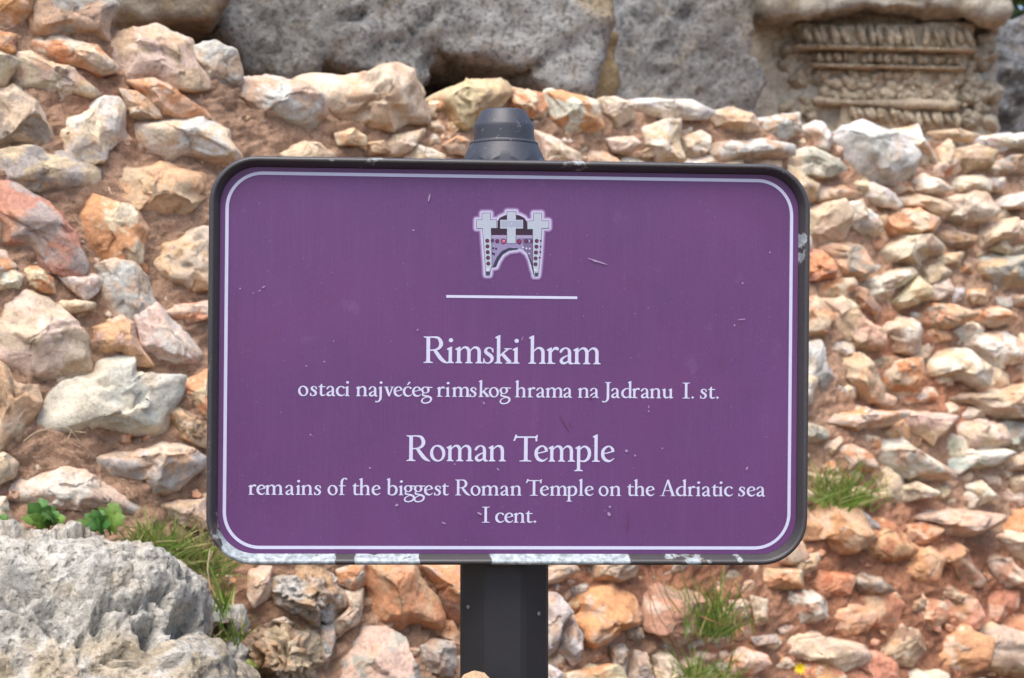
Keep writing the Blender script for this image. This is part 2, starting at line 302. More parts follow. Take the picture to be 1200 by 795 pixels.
# ------------------------------------------------------------------ stones traced from the photograph (photo pixels), colours by key
CK = dict(W=(228, 217, 198), C=(228, 205, 172), P=(224, 197, 172), O=(220, 160, 118), G=(180, 173, 163), L=(212, 206, 196), T=(206, 180, 148),
          M=(186, 168, 154), B=(164, 132, 108), R=(196, 146, 120), Y=(224, 206, 158), D=(146, 130, 112), Q=(214, 148, 112), Z=(200, 138, 106), X=(222, 164, 126), K=(212, 188, 164), S=(220, 180, 146))
wall_stones = [   # keys (main + patches), outline
('MK', [(-5,105),(24,102),(45,116),(54,131),(63,156),(61,171),(38,174),(-5,164)]),
('CW', [(69,141),(73,135),(101,126),(121,116),(141,117),(147,126),(145,156),(137,165),(126,174),(121,186),(101,189),(78,181),(72,166)]),
('KL', [(157,141),(191,141),(232,138),(264,154),(268,164),(282,181),(277,189),(254,190),(227,183),(201,190),(166,174),(160,161)]),
('PO', [(33,45),(80,42),(111,55),(136,78),(133,84),(113,87),(96,79),(63,68),(43,62)]),
('PK', [(20,65),(40,62),(60,75),(83,78),(123,108),(121,115),(108,117),(88,111),(75,121),(60,108),(25,101)]),
('TK', [(123,48),(161,38),(186,30),(221,50),(229,68),(242,86),(242,101),(221,106),(191,98),(148,93),(136,75),(126,60)]),
('GK', [(229,55),(252,48),(272,60),(284,86),(282,97),(254,103),(242,96),(234,75)]),
('SO', [(151,96),(181,94),(209,106),(239,128),(242,138),(214,140),(189,137),(171,111)]),
('PS', [(141,106),(161,106),(186,126),(188,137),(161,138),(151,137),(148,118)]),
('TG', [(40,-30),(121,-30),(135,10),(126,23),(126,45),(96,43),(65,40),(45,38),(40,15)]),
('OS', [(-25,-25),(39,-25),(40,13),(25,30),(-25,33)]),
('OR', [(-5,35),(18,43),(19,60),(8,65),(-5,63)]),
('TG', [(-5,178),(38,174),(73,177),(100,193),(110,208),(108,221),(80,226),(50,223),(-5,215)]),
('ST', [(128,205),(148,195),(176,195),(191,192),(226,196),(246,203),(248,220),(234,235),(206,255),(191,258),(168,255),(148,243),(131,223)]),
('RM', [(-5,216),(23,216),(50,230),(75,250),(85,263),(93,296),(97,313),(83,320),(60,316),(33,301),(-5,291)]),
('PO', [(91,248),(101,234),(113,231),(143,244),(163,250),(176,268),(175,291),(171,316),(151,308),(118,301),(103,293),(93,270)]),
('PS', [(178,303),(191,283),(214,273),(236,268),(252,273),(252,336),(221,336),(199,331),(186,318)]),
('LK', [(116,316),(133,308),(158,308),(171,323),(181,351),(176,363),(156,372),(133,366),(121,353),(116,341)]),
('CW', [(-5,313),(15,313),(28,323),(23,338),(-5,338)]),
('CO', [(26,313),(45,313),(63,326),(65,343),(50,341),(30,328)]),
('WP', [(70,323),(111,321),(121,328),(116,341),(101,351),(88,341)]),
('CT', [(68,351),(101,353),(111,356),(106,363),(85,366),(70,361)]),
('KP', [(-5,385),(18,351),(33,343),(58,353),(78,373),(95,395),(106,419),(107,433),(83,440),(55,441),(36,445),(14,433),(-5,420)]),
('SP', [(112,383),(141,370),(155,378),(166,408),(177,427),(160,428),(144,414),(122,413),(111,400)]),
('PW', [(160,371),(186,357),(196,368),(219,390),(235,413),(230,430),(205,435),(183,427),(170,405)]),
('PO', [(191,366),(211,356),(246,353),(246,371),(221,379)]),
('TB', [(-5,418),(11,430),(17,446),(41,455),(47,471),(41,482),(30,515),(17,521),(-5,535)]),
('WL', [(50,491),(55,480),(66,460),(91,441),(111,433),(116,421),(136,416),(158,420),(155,441),(180,444),(207,444),(205,460),(199,485),(191,504),(166,513),(130,510),(100,504),(72,504),(53,496)]),
('CO', [(210,452),(246,433),(250,495),(228,480)]),
('LP', [(109,535),(144,527),(191,515),(207,521),(221,535),(232,543),(221,557),(199,579),(183,582),(171,565),(138,557),(119,546)]),
('WP', [(14,565),(36,557),(75,547),(102,554),(138,574),(163,596),(160,603),(120,600),(60,592),(18,583)]),
('BT', [(191,477),(210,474),(241,496),(241,524),(210,510)]),
('TK', [(184,590),(240,585),(245,620),(216,615)]),
('WP', [(-8,582),(8,583),(10,598),(-8,600)]),
('CP', [(454,168),(464,158),(498,152),(490,165),(475,181),(459,183)]),
('WC', [(477,184),(488,168),(519,183),(519,195),(480,195)]),
('CP', [(327,178),(358,165),(374,168),(388,182),(380,195),(330,195)]),
('PS', [(395,155),(415,151),(428,160),(428,170),(400,168)]),
('TS', [(431,168),(449,165),(457,178),(436,181)]),
('OP', [(521,168),(537,160),(550,165),(545,181),(529,178)]),
('CW', [(754,149),(774,143),(794,143),(796,164),(801,189),(776,192),(761,171)]),
('WK', [(804,161),(821,154),(830,161),(829,176),(819,189),(804,186)]),
('LT', [(834,166),(852,161),(902,166),(925,172),(925,184),(867,188),(844,190)]),
('WK', [(713,161),(741,161),(748,171),(738,181),(721,176)]),
('CP', [(625,151),(645,161),(678,179),(678,195),(640,195)]),
('LT', [(893,137),(933,135),(937,157),(920,165),(901,160)]),
('LK', [(940,149),(960,141),(971,155),(980,168),(968,176),(949,165)]),
('LG', [(980,160),(995,147),(1016,141),(1045,160),(1067,184),(1069,200),(1050,215),(1000,210),(987,190)]),
('CS', [(1101,173),(1112,163),(1117,176),(1115,192),(1104,192)]),
('CT', [(1117,171),(1133,167),(1163,181),(1160,197),(1136,202),(1120,187)]),
('TG', [(1165,187),(1187,181),(1205,184),(1205,202),(1168,203)]),
('WG', [(920,179),(952,171),(979,187),(984,200),(968,208),(939,205),(921,189)]),
('PC', [(944,243),(983,238),(991,254),(988,278),(967,286),(944,280)]),
('LW', [(985,235),(1007,237),(1022,251),(1033,270),(1025,276),(1007,272),(991,265)]),
('OC', [(1028,250),(1073,246),(1094,259),(1089,272),(1044,275),(1033,265)]),
('KT', [(925,195),(959,217),(956,233),(946,235),(930,222)]),
('PO', [(959,217),(983,217),(1009,228),(1007,232),(978,236),(959,236)]),
('LW', [(1015,214),(1025,214),(1046,228),(1054,243),(1036,241),(1017,230)]),
('WC', [(1062,209),(1081,202),(1099,212),(1112,224),(1089,228),(1073,220)]),
('WC', [(1112,214),(1123,205),(1149,206),(1157,214),(1155,224),(1126,225)]),
('LW', [(1157,209),(1176,209),(1176,224),(1160,224)]),
('WL', [(1165,239),(1178,230),(1205,224),(1205,246),(1178,243)]),
('KT', [(1102,238),(1120,228),(1149,230),(1163,249),(1157,259),(1131,265),(1104,262),(1089,251)]),
('CT', [(1052,230),(1078,228),(1099,238),(1110,249),(1100,258),(1078,246),(1059,241)]),
('BD', [(1096,272),(1115,268),(1139,280),(1131,292),(1112,291),(1099,280)]),
('CP', [(1144,275),(1157,262),(1184,259),(1184,278),(1160,288),(1149,296)]),
('PS', [(1184,260),(1210,262),(1210,288),(1184,280)]),
('CT', [(1162,291),(1178,280),(1188,294),(1181,300)]),
('OR', [(944,291),(964,296),(980,317),(980,325),(959,327),(944,323)]),
('SM', [(962,288),(975,282),(993,283),(1009,294),(1019,315),(1007,327),(988,324),(978,309)]),
('CT', [(1017,294),(1036,282),(1057,278),(1089,275),(1103,291),(1099,299),(1086,300),(1078,317),(1057,309),(1036,309)]),
('CS', [(1089,299),(1128,296),(1123,312),(1104,312)]),
('WP', [(1012,333),(1044,315),(1067,315),(1073,323),(1049,341),(1046,352),(1025,349)]),
('CT', [(1049,346),(1073,325),(1089,339),(1091,349),(1054,362),(1036,357)]),
('CO', [(959,329),(996,328),(1001,336),(988,349),(964,344)]),
('CP', [(962,349),(988,349),(1004,360),(1001,370),(983,375),(970,362)]),
('PO', [(944,349),(962,352),(978,370),(970,392),(944,395)]),
('SB', [(985,339),(1007,336),(1022,349),(1033,362),(1028,375),(1009,360)]),
('PW', [(1032,381),(1041,373),(1055,370),(1073,378),(1078,388),(1078,406),(1066,414),(1046,411),(1034,395)]),
('CT', [(1081,315),(1102,309),(1115,320),(1104,331),(1089,333)]),
('WK', [(1094,331),(1110,328),(1115,344),(1102,354),(1091,349)]),
('LG', [(1115,336),(1131,339),(1131,352),(1118,354)]),
('TO', [(1073,375),(1094,354),(1120,360),(1139,370),(1115,383),(1089,386)]),
('TG', [(1149,302),(1168,299),(1194,304),(1205,335),(1168,336),(1147,323)]),
('OT', [(1139,362),(1168,360),(1184,375),(1168,383),(1149,378)]),
('OP', [(1133,341),(1155,339),(1157,354),(1139,357)]),
('PS', [(1185,344),(1210,346),(1210,360),(1188,357)]),
('GM', [(1170,349),(1184,349),(1186,362),(1173,362)]),
('ST', [(978,370),(1003,366),(1030,388),(1032,408),(1005,410),(985,396)]),
('LG', [(943,400),(960,403),(966,425),(983,445),(971,456),(943,459)]),
('TS', [(983,417),(1005,414),(1021,428),(1035,456),(1032,470),(1019,470),(1005,456),(991,445)]),
('OP', [(1035,434),(1049,423),(1077,421),(1079,439),(1077,459),(1060,460),(1041,453)]),
('CW', [(1081,425),(1102,411),(1126,411),(1140,425),(1151,436),(1151,453),(1140,453),(1129,445),(1107,442),(1088,436)]),
('WT', [(1129,403),(1151,387),(1173,388),(1187,398),(1198,414),(1196,423),(1165,431),(1149,417)]),
('KT', [(1102,464),(1121,457),(1146,461),(1171,456),(1215,447),(1215,490),(1173,488),(1151,483),(1135,472),(1104,471)]),
('PO', [(963,494),(985,483),(1007,476),(1024,481),(1057,486),(1041,497),(1010,504),(980,500)]),
('KC', [(1057,481),(1082,481),(1121,489),(1107,508),(1093,519),(1082,508),(1063,500)]),
('PK', [(1124,500),(1146,494),(1173,497),(1184,519),(1165,528),(1140,526),(1121,511)]),
('WL', [(1107,539),(1132,525),(1171,528),(1184,533),(1162,547),(1140,547),(1124,558)]),
('LG', [(1165,497),(1187,494),(1210,503),(1210,528),(1184,525)]),
('KT', [(1184,536),(1210,525),(1210,550),(1179,550)]),
('WP', [(1027,536),(1032,511),(1068,519),(1096,539),(1113,553),(1113,561),(1085,561),(1068,561),(1041,555)]),
('PO', [(983,525),(999,521),(1019,533),(1027,550),(994,553)]),
('GK', [(943,492),(966,503),(969,514),(943,519)]),
('CW', [(1135,569),(1151,564),(1168,583),(1151,590)]),
('CT', [(1185,560),(1205,556),(1205,575),(1190,580)]),
('OS', [(947,593),(967,590),(1001,598),(1023,632),(1012,638),(984,649),(958,635),(947,610)]),
('PK', [(1055,607),(1083,593),(1122,598),(1165,607),(1154,618),(1125,629),(1108,631),(1089,615)]),
('RB', [(1074,644),(1105,629),(1125,638),(1139,663),(1151,680),(1145,686),(1125,683),(1105,663)]),
('CP', [(1165,627),(1179,618),(1210,624),(1210,666),(1185,646)]),
('PR', [(1145,652),(1165,644),(1210,680),(1210,692),(1171,689)]),
('DB', [(995,680),(1012,673),(1029,678),(1043,692),(1035,700),(1004,695)]),
('BT', [(1100,692),(1114,686),(1139,706),(1128,710),(1111,706)]),
('BT', [(1066,695),(1083,703),(1086,717),(1066,717)]),
('GM', [(1009,598),(1026,612),(1035,624),(1018,624),(1006,607)]),
('TK', [(930,652),(958,649),(955,666),(938,678),(930,675)]),
('CT', [(990,575),(1010,570),(1030,585),(1010,592)]),
('KP', [(1040,570),(1075,566),(1100,580),(1060,588)]),
]
# loose and coping stones: label, keys, outline, bulge, porous
loose = [
('pale pink flat-faced stone on the wall top just left of the big tan stone', 'PL', [(260,103),(278,93),(315,88),(346,98),(364,111),(377,134),(364,147),(340,147),(307,140),(289,129),(271,119)], .3, 0),
('biggest tan angular stone on the wall top below the long grey block', 'TC', [(357,90),(379,84),(405,87),(439,80),(462,75),(480,88),(488,103),(499,141),(488,142),(475,140),(457,150),(431,145),(410,145),(384,132),(371,119)], .4, 0),
('yellowish cream stone on the wall top just left of the post cap', 'YT', [(508,111),(529,99),(560,94),(590,97),(598,110),(585,125),(565,140),(548,148),(530,138),(518,128)], .4, 0),
('small cream stone on the wall top touching the right side of the post cap', 'CO', [(593,98),(615,106),(638,111),(642,126),(638,136),(625,137),(600,124)], .4, 0),
('blocky white stone with orange base, second on the wall top right of the post cap', 'WO', [(643,108),(660,106),(683,116),(701,121),(706,148),(688,154),(665,154),(650,138)], .45, 0),
('small pointed cream stone wedged under the left end of the flat pale slab', 'CK', [(703,116),(723,112),(743,123),(741,136),(728,148),(711,136)], .4, 0),
('long flat white slab lying on the wall top below the speckled grey rock', 'WL', [(733,116),(761,113),(809,118),(832,133),(821,140),(786,138),(761,133)], .35, 0),
('rounded cream stone on the wall top at the right end of the flat slab', 'CK', [(832,131),(859,126),(879,138),(887,151),(867,156),(847,151)], .4, 0),
('white stone with a grey lower corner on the wall top under the carved block', 'WC', [(1048,152),(1075,149),(1080,160),(1099,184),(1099,191),(1077,181),(1064,171)], .4, 0),
('thin cream stone on the wall top below the right end of the carved block', 'CT', [(1093,152),(1123,151),(1141,160),(1136,167),(1105,161)], .35, 0),
('long whitish stone on the wall top at the right edge of the photo', 'WL', [(1141,158),(1168,158),(1215,158),(1215,174),(1173,176),(1157,171)], .35, 0),
('grey and white upright stone touching the right side of the post', 'LG', [(641,697),(653,697),(668,720),(660,741),(655,760),(641,773)], .5, 0),
('narrow grey stone standing between the post-side stone and the curved orange one', 'GL', [(660,741),(673,723),(681,747),(679,773),(673,779),(660,763)], .5, 0),
('hook-shaped orange stone lying right of the post below the sign', 'OP', [(673,731),(687,717),(681,696),(697,685),(719,683),(727,692),(743,699),(751,717),(748,733),(735,737),(726,738),(724,747),(713,760),(697,765),(684,757),(681,744)], .4, 0),
('large reddish brown slab behind the dry stalks below the sign', 'RB', [(752,690),(775,680),(807,693),(817,699),(823,720),(820,744),(801,755),(769,749),(752,740),(745,715)], .25, 0),
('small dark grey stone between the hook-shaped orange stone and the brown slab', 'DM', [(735,739),(751,736),(755,747),(748,752),(736,747)], .5, 0),
('dark grey upright stone below the hook-shaped orange stone', 'GD', [(716,757),(732,755),(737,768),(732,792),(721,784)], .5, 0),
('pinkish grey wedge stone at the bottom edge below the brown slab', 'MK', [(745,763),(759,765),(769,805),(737,805)], .45, 0),
('pinkish stone with a stepped top at the bottom edge beside the dry stalks', 'PM', [(767,768),(785,765),(801,784),(806,806),(775,806)], .45, 0),
('pale orange stone cut by the bottom edge right of the post', 'CO', [(662,789),(695,780),(721,781),(735,803),(715,815),(664,812)], .45, 0),
('white corner of a stone at the bottom edge touching the post', 'WL', [(640,779),(660,789),(662,808),(638,810)], .45, 0),
('beige stone under the sign immediately right of the post', 'KT', [(641,667),(673,658),(677,669),(660,680),(642,684)], .45, 0),
('shell-shaped beige stone half hidden under the lower sign frame', 'KT', [(695,655),(748,652),(740,675),(719,683),(697,680)], .5, 0),
('small beige stone behind the grass tuft right of the brown slab', 'TK', [(839,717),(855,711),(861,723),(857,733),(841,728)], .5, 0),
('brownish red stone right of the grass tuft under the lower right sign corner', 'RM', [(855,704),(873,704),(881,717),(876,731),(860,725)], .4, 0),
('peach and white flat-topped stone near the bottom edge left of the yellow flower', 'PO', [(852,773),(871,760),(897,768),(901,779),(881,789),(860,792)], .45, 0),
('thin beige grey stone lying just above the peach flat-topped stone', 'KG', [(883,747),(908,744),(911,755),(889,757)], .4, 0),
('upright pinkish cream stone left of the white-streaked stone below the sign corner', 'PK', [(881,699),(897,704),(900,728),(887,733)], .4, 0),
('orange tan crusty stone directly below the lower right corner of the sign', 'OT', [(900,667),(940,668),(940,690),(913,691),(900,691)], .35, 0),
('white-streaked brown stone below the lower right corner of the sign', 'WR', [(925,686),(947,692),(967,706),(972,726),(955,731),(925,729)], .35, 0),
('pale flat oblong stone at the bottom edge above the yellow flower', 'CP', [(918,741),(953,738),(981,748),(1006,757),(1015,768),(1006,779),(989,791),(964,785),(947,774),(918,765)], .4, 0),
('brown and beige rounded stone between the two large pale stones at the bottom right', 'TB', [(1038,745),(1055,729),(1077,740),(1080,760),(1069,779),(1049,779),(1035,768)], .4, 0),
('largest pale cream stone in the bottom right corner of the photo', 'CK', [(1122,754),(1134,740),(1162,726),(1185,745),(1215,751),(1215,800),(1168,791),(1145,788),(1128,768)], .35, 0),
('porous grey stone full of holes under the lower left part of the sign', 'LT', [(318,671),(333,664),(371,660),(393,674),(396,686),(408,698),(409,710),(396,717),(391,732),(371,733),(350,729),(333,722),(316,712)], .55, 1),
('rough brown stone directly below the porous grey one', 'TB', [(289,754),(306,739),(328,734),(367,734),(376,746),(374,775),(367,785),(367,812),(311,812),(297,780),(289,766)], .5, 1),
('narrow grey stone wedged right of the rough brown stone', 'GK', [(376,734),(393,734),(394,749),(384,783),(374,783),(374,749)], .4, 0),
('tiny whitish stone lying between the porous stone and the rough brown one', 'WC', [(320,727),(333,723),(345,731),(335,736)], .5, 0),
('big smooth orange slab standing under the sign left of the post', 'OS', [(427,658),(487,658),(497,688),(509,703),(518,737),(502,735),(485,734),(471,746),(454,739),(439,729),(432,703),(428,683)], .28, 0),
('dark orange lumpy stone touching the left side of the post below the sign', 'OR', [(490,660),(546,660),(546,727),(526,722),(514,703),(512,686)], .4, 0),
('pinkish grey stone between the porous stone and the big orange slab', 'MP', [(405,693),(426,691),(425,712),(420,732),(398,744),(393,729),(410,712)], .35, 0),
('orange and grey stone at the lower frame edge left of the big orange slab', 'OM', [(396,668),(427,660),(429,683),(415,691),(400,683)], .4, 0),
('large pinkish stone with a grey right side at the bottom edge below the orange slab', 'PG', [(411,755),(427,739),(451,738),(471,751),(476,775),(488,812),(383,812),(391,775)], .35, 0),
('rounded lilac grey stone at the bottom edge just left of the post', 'GM', [(497,756),(512,750),(531,754),(535,780),(526,790),(504,785),(497,775)], .5, 0),
('beige stone behind the left flank of the porous grey stone', 'TK', [(292,667),(318,665),(316,698),(297,712),(290,688)], .4, 0),
('small grey stone behind the grass blades left of the porous stone', 'LG', [(268,710),(285,710),(292,729),(289,741),(268,741)], .45, 0),
('flat grey ledge stone at the right flank of the foreground boulder', 'GL', [(225,702),(260,704),(272,726),(238,738),(220,737)], .5, 0),
('pitted grey stone at the bottom edge right of the foreground boulder', 'LG', [(250,762),(270,748),(290,756),(291,785),(285,815),(245,815)], .5, 1),
]
def ztop(x):
    """height of the wall's top edge along x"""
    return np.interp(x, _tx, _tz)
_tp = np.array([on_wall(px, py) for px, py in ((-700, -150), (-200, -40), (100, 0), (160, 62), (270, 96), (365, 118), (505, 116), (600, 112), (700, 124), (830, 138), (1000, 158), (1200, 172), (1500, 195), (1900, 225))])
_tx, _tz = _tp[:, 0], _tp[:, 2]
def wall_y(x, z): return W0 + WA * x + WB * (z - CZ)

# the earth and mortar that hold the stones, its flat top running back under the blocks
nx, nz, nb_ = 660, 210, 60
xs = np.linspace(-1.75, 3.55, nx); V = np.zeros((nx, nz + nb_, 3)); side = np.zeros((nx, nz + nb_))
for i, x in enumerate(xs):
    zt_ = float(ztop(x)); z = np.linspace(-.06, zt_, nz)
    V[i, :nz] = np.column_stack([np.full(nz, x), wall_y(x, z) + .012, z])
    s = np.linspace(0, 1, nb_ + 1)[1:] ** 1.5 * 2.2
    V[i, nz:] = np.column_stack([x + s * WA * -.25, wall_y(x, zt_) + .012 + s, zt_ + .02 * np.sin(s * 3)])
P = V.reshape(-1, 3)
n = fbm(P * 7, 3) * .014 + fbm(P * 26, 3) * .009 + fbm(P * 70, 2, .7) * .008
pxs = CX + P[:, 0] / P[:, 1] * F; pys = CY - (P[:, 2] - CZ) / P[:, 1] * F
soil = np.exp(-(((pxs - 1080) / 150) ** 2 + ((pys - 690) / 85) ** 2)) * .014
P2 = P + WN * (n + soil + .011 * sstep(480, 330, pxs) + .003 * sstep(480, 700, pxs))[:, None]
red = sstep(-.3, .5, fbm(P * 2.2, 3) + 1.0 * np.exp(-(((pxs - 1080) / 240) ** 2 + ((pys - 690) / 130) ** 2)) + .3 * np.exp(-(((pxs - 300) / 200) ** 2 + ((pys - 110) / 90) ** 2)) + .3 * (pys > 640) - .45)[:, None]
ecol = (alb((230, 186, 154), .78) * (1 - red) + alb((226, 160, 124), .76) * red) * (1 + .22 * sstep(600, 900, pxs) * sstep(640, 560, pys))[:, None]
idx = np.arange(nx * (nz + nb_)).reshape(nx, -1)
Fc = np.stack([idx[:-1, :-1], idx[1:, :-1], idx[1:, 1:], idx[:-1, 1:]], -1).reshape(-1, 4)
wall = empty('rubble_wall', (0, 2.3, 0), 'sloping rubble wall of pale cream and orange stones set in reddish earth', 'wall')
wall.location = (0, 0, 0)
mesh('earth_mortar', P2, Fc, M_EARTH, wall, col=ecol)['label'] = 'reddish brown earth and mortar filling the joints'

def area(o):
    o = np.array(o, float); o = np.column_stack([np.clip(o[:, 0], 0, 1200), np.clip(o[:, 1], 0, 795)])
    return abs(np.sum(o[:, 0] * np.roll(o[:, 1], -1) - np.roll(o[:, 0], -1) * o[:, 1])) / 2
VIEW = lambda P: (lambda v: v / np.linalg.norm(v))(np.array([0, 0, CZ]) - np.mean(P, 0))
def wob(c, rs, s=7): return np.array(c, float) + rs.normal(0, s) + rs.normal(0, s * .35, 3)
def stone_geo(outline, key, seed, bulge=.3, sub=4, off=.0, rough=.03, fac=11, pit=None):
    rs = np.random.RandomState(seed)
    P = [on_wall(px, py, -off) for px, py in outline]
    N = WN + VIEW(P); a = abs(area(outline)) ** .5 if area(outline) > 0 else 30
    P = np.array(P); P = P.mean(0) + (P - P.mean(0)) * (1.12 if bulge < .3 else 1.13); ext = np.ptp(P @ WT), np.ptp(P @ WU); sz = math.sqrt(max(ext[0], .005) * max(ext[1], .005))
    cA = wob(CK[key[0]], rs); cB = wob(CK[key[1]], rs)
    return rock(P, N, sz * bulge, sz * .38, seed, sub, fac, rough, 2.0, cA, cB, 2.0, pit, dome=1.0)
order = sorted(range(len(wall_stones)), key=lambda k: -area(wall_stones[k][1]))
big = set(order[:100]); restV, restF, restC, base = [], [], [], 0
def add_rest(W, Fc, col):
    global base
    restV.append(W); restF.append(Fc + base); restC.append(col); base += len(W)
for k, (key, ol) in enumerate(wall_stones):
    a = area(ol); sub = 5 if a > 900 else 4
    left = np.mean([p[0] for p in ol]) < 400
    W, Fc, col, c = stone_geo(ol, key, 100 + k, .29 if left else .4, sub, .016 if left else .012)
    if k in big: mesh('stone', W, Fc, M_STONE, wall, tuple(c), col=col)
    else: add_rest(W, Fc, col)

# fill: smaller stones in the gaps, and whole stones where the photograph does not see
MSK0, MSK1, ST = -500, 1700, 2
mask = np.zeros((700, 1100), bool)        # rows: (py + 100) / 2, cols: (px + 500) / 2
gx, gy = np.meshgrid(np.arange(1100) * 2 - 500, np.arange(700) * 2 - 100)
def fill_poly(ol, grow=0):
    o = np.array(ol, float); c = o.mean(0); o = c + (o - c) * (1 + grow)
    x0, x1 = int((o[:, 0].min() + 500) // 2), int((o[:, 0].max() + 500) // 2) + 2; y0, y1 = int((o[:, 1].min() + 100) // 2), int((o[:, 1].max() + 100) // 2) + 2
    x0, y0 = max(x0, 0), max(y0, 0)
    X, Y = gx[y0:y1, x0:x1], gy[y0:y1, x0:x1]; ins = np.zeros(X.shape, bool)
    for i in range(len(o)):
        (xa, ya), (xb, yb) = o[i], o[i - 1]
        ins ^= ((ya > Y) != (yb > Y)) & (X < (xb - xa) * (Y - ya) / (yb - ya + 1e-9) + xa)
    return (slice(y0, y1), slice(x0, x1)), ins
for ol in [s[1] for s in wall_stones] + [s[2] for s in loose] + [[(-30, 618), (240, 640), (300, 830), (-30, 830)]]:
    sl, ins = fill_poly(ol, -.04); mask[sl] |= ins
rs = np.random.RandomState(11); cnt = 0
tops = [(-700, -150), (-200, -40), (100, 0), (160, 62), (270, 96), (365, 118), (505, 116), (600, 112), (700, 124), (830, 138), (1000, 158), (1200, 172), (1500, 195), (1900, 225)]
def topy(px): return np.interp(px, [t[0] for t in tops], [t[1] for t in tops])
def try_fill(n, rmin, rmax, zone, keys, sub, bulge, tol=.1, off=.016):
    global cnt
    for _ in range(n):
        px, py = zone(rs)
        r = rs.uniform(rmin, rmax) * (1.25 if px < 420 else 1.0)
        if py < topy(px) + r * .8: continue
        m = rs.randint(6, 10); a0 = rs.uniform(0, 6.28); asp = rs.uniform(.55, .85); tilt = rs.normal(.12, .35)
        ol = []
        for k in range(m):
            a = a0 + 2 * math.pi * k / m + rs.uniform(-.2, .2); rr = r * rs.uniform(.78, 1.1); x, y = rr * math.cos(a), rr * asp * math.sin(a)
            ol.append((px + x * math.cos(tilt) - y * math.sin(tilt), py + x * math.sin(tilt) + y * math.cos(tilt)))
        sl, ins = fill_poly(ol)
        if ins.sum() == 0 or mask[sl].shape != ins.shape or (mask[sl] & ins).sum() > tol * ins.sum(): continue
        mask[sl] |= ins; cnt += 1
        key = keys[rs.randint(len(keys))]
        P = np.array([on_wall(*p, off) for p in ol]); sz = math.sqrt(np.ptp(P @ WT) * max(np.ptp(P @ WU), .004))
        W, Fc, col, c = rock(P, WN + VIEW(P), sz * bulge, sz * .3, 5000 + cnt, sub, 10, .03, 2.0, wob(CK[key[0]], rs, 9), wob(CK[key[1]], rs, 9), 2.0, None, 1.0)
        add_rest(W, Fc, col)
hid = lambda r: (r.uniform(255, 938), r.uniform(190, 655))
left_out = lambda r: (r.uniform(-480, -5), r.uniform(-60, 1200)); right_out = lambda r: (r.uniform(1205, 1690), r.uniform(170, 1200)); low = lambda r: (r.uniform(-480, 1690), r.uniform(800, 1250))
KEYS = ['PC', 'CW', 'KT', 'PO', 'SP', 'LK', 'WP', 'TK', 'OS', 'CT']
try_fill(900, 24, 44, left_out, KEYS, 4, .3, .15, -.014); try_fill(900, 18, 36, right_out, KEYS, 4, .38, .2, .004); try_fill(1500, 18, 40, hid, KEYS, 4, .36, .15, .0); try_fill(1000, 20, 46, low, KEYS, 4, .34, .15, -.004)
seenR = lambda r: (r.uniform(940, 1205), r.uniform(160, 590)); seenT = lambda r: (r.uniform(500, 1205), r.uniform(120, 190)); seenL = lambda r: (r.uniform(-5, 330), r.uniform(40, 620)); seenB = lambda r: (r.uniform(240, 930), r.uniform(655, 800)); seenS = lambda r: (r.uniform(930, 1205), r.uniform(590, 800))
try_fill(1500, 17, 30, seenR, KEYS + ['CO', 'PC', 'KC', 'CW'], 4, .42, .3); try_fill(500, 10, 16, seenR, KEYS + ['CO', 'PO', 'KC'], 4, .4, .25); try_fill(150, 5, 9, seenR, ['KT', 'ST', 'TK', 'CP'], 3, .4, .1)
try_fill(500, 9, 16, seenT, ['CW', 'CP', 'KT', 'CO'], 4, .4, .25)
try_fill(500, 12, 24, seenL, ['PK', 'CP', 'KT', 'SP', 'PO', 'ST'], 4, .32, .25); try_fill(260, 1.2, 3.4, seenL, ['PK', 'ST', 'SQ', 'XS', 'WP'], 2, .5, .1, .0)
try_fill(800, 12, 22, seenB, ['MP', 'RM', 'PO', 'KT', 'GM', 'OS'], 4, .4, .25); try_fill(300, 5, 10, seenB, ['MP', 'RM', 'PO', 'KT', 'GM', 'OS'], 3, .4, .15); try_fill(500, 2, 5, seenB, ['MP', 'RM', 'PS', 'KT', 'OS'], 2, .5)
try_fill(110, 26, 50, seenS, ['QX', 'ZQ', 'XQ', 'XS', 'XP'], 5, .24, .45, -.002); try_fill(24, 7, 13, seenS, ['QX', 'ZQ', 'XQ'], 4, .3, .15, 0); try_fill(120, 1.6, 3.4, seenS, ['QX', 'ZQ', 'XQ', 'XS'], 2, .4, .1, -.006); try_fill(160, 2, 4.5, seenR, ['PK', 'ST', 'CP'], 2, .5)
o = mesh('small_stone', np.concatenate(restV), np.concatenate(restF), M_STONE, wall, col=np.concatenate(restC)); o['kind'] = 'stuff'
o['label'] = 'smaller stones and chips filling the gaps of the wall'
print('fill stones', cnt)

for k, (lab, key, ol, bulge, por) in enumerate(loose):
    a = area(ol); sub = 6 if por else (5 if a > 700 else 4)
    W, Fc, col, c = stone_geo(ol, key, 900 + k, bulge, sub, .012 if k > 10 else .006, .075 if por else .03, 5 if por else 11, (55, .1, .45, .012) if por else None)
    if por:
        pc = sstep(.1, .4, fbm(W * 55, 2))[:, None]; col = col * (1 - .25 * pc)
    o = mesh('loose_stone' if k > 10 else 'coping_stone', W, Fc, M_LIME if por else M_STONE, None, tuple(c), col=col)
    tag(o, lab, 'stone', 'stones laid along the wall top' if k <= 10 else 'loose stones at the foot of the wall')
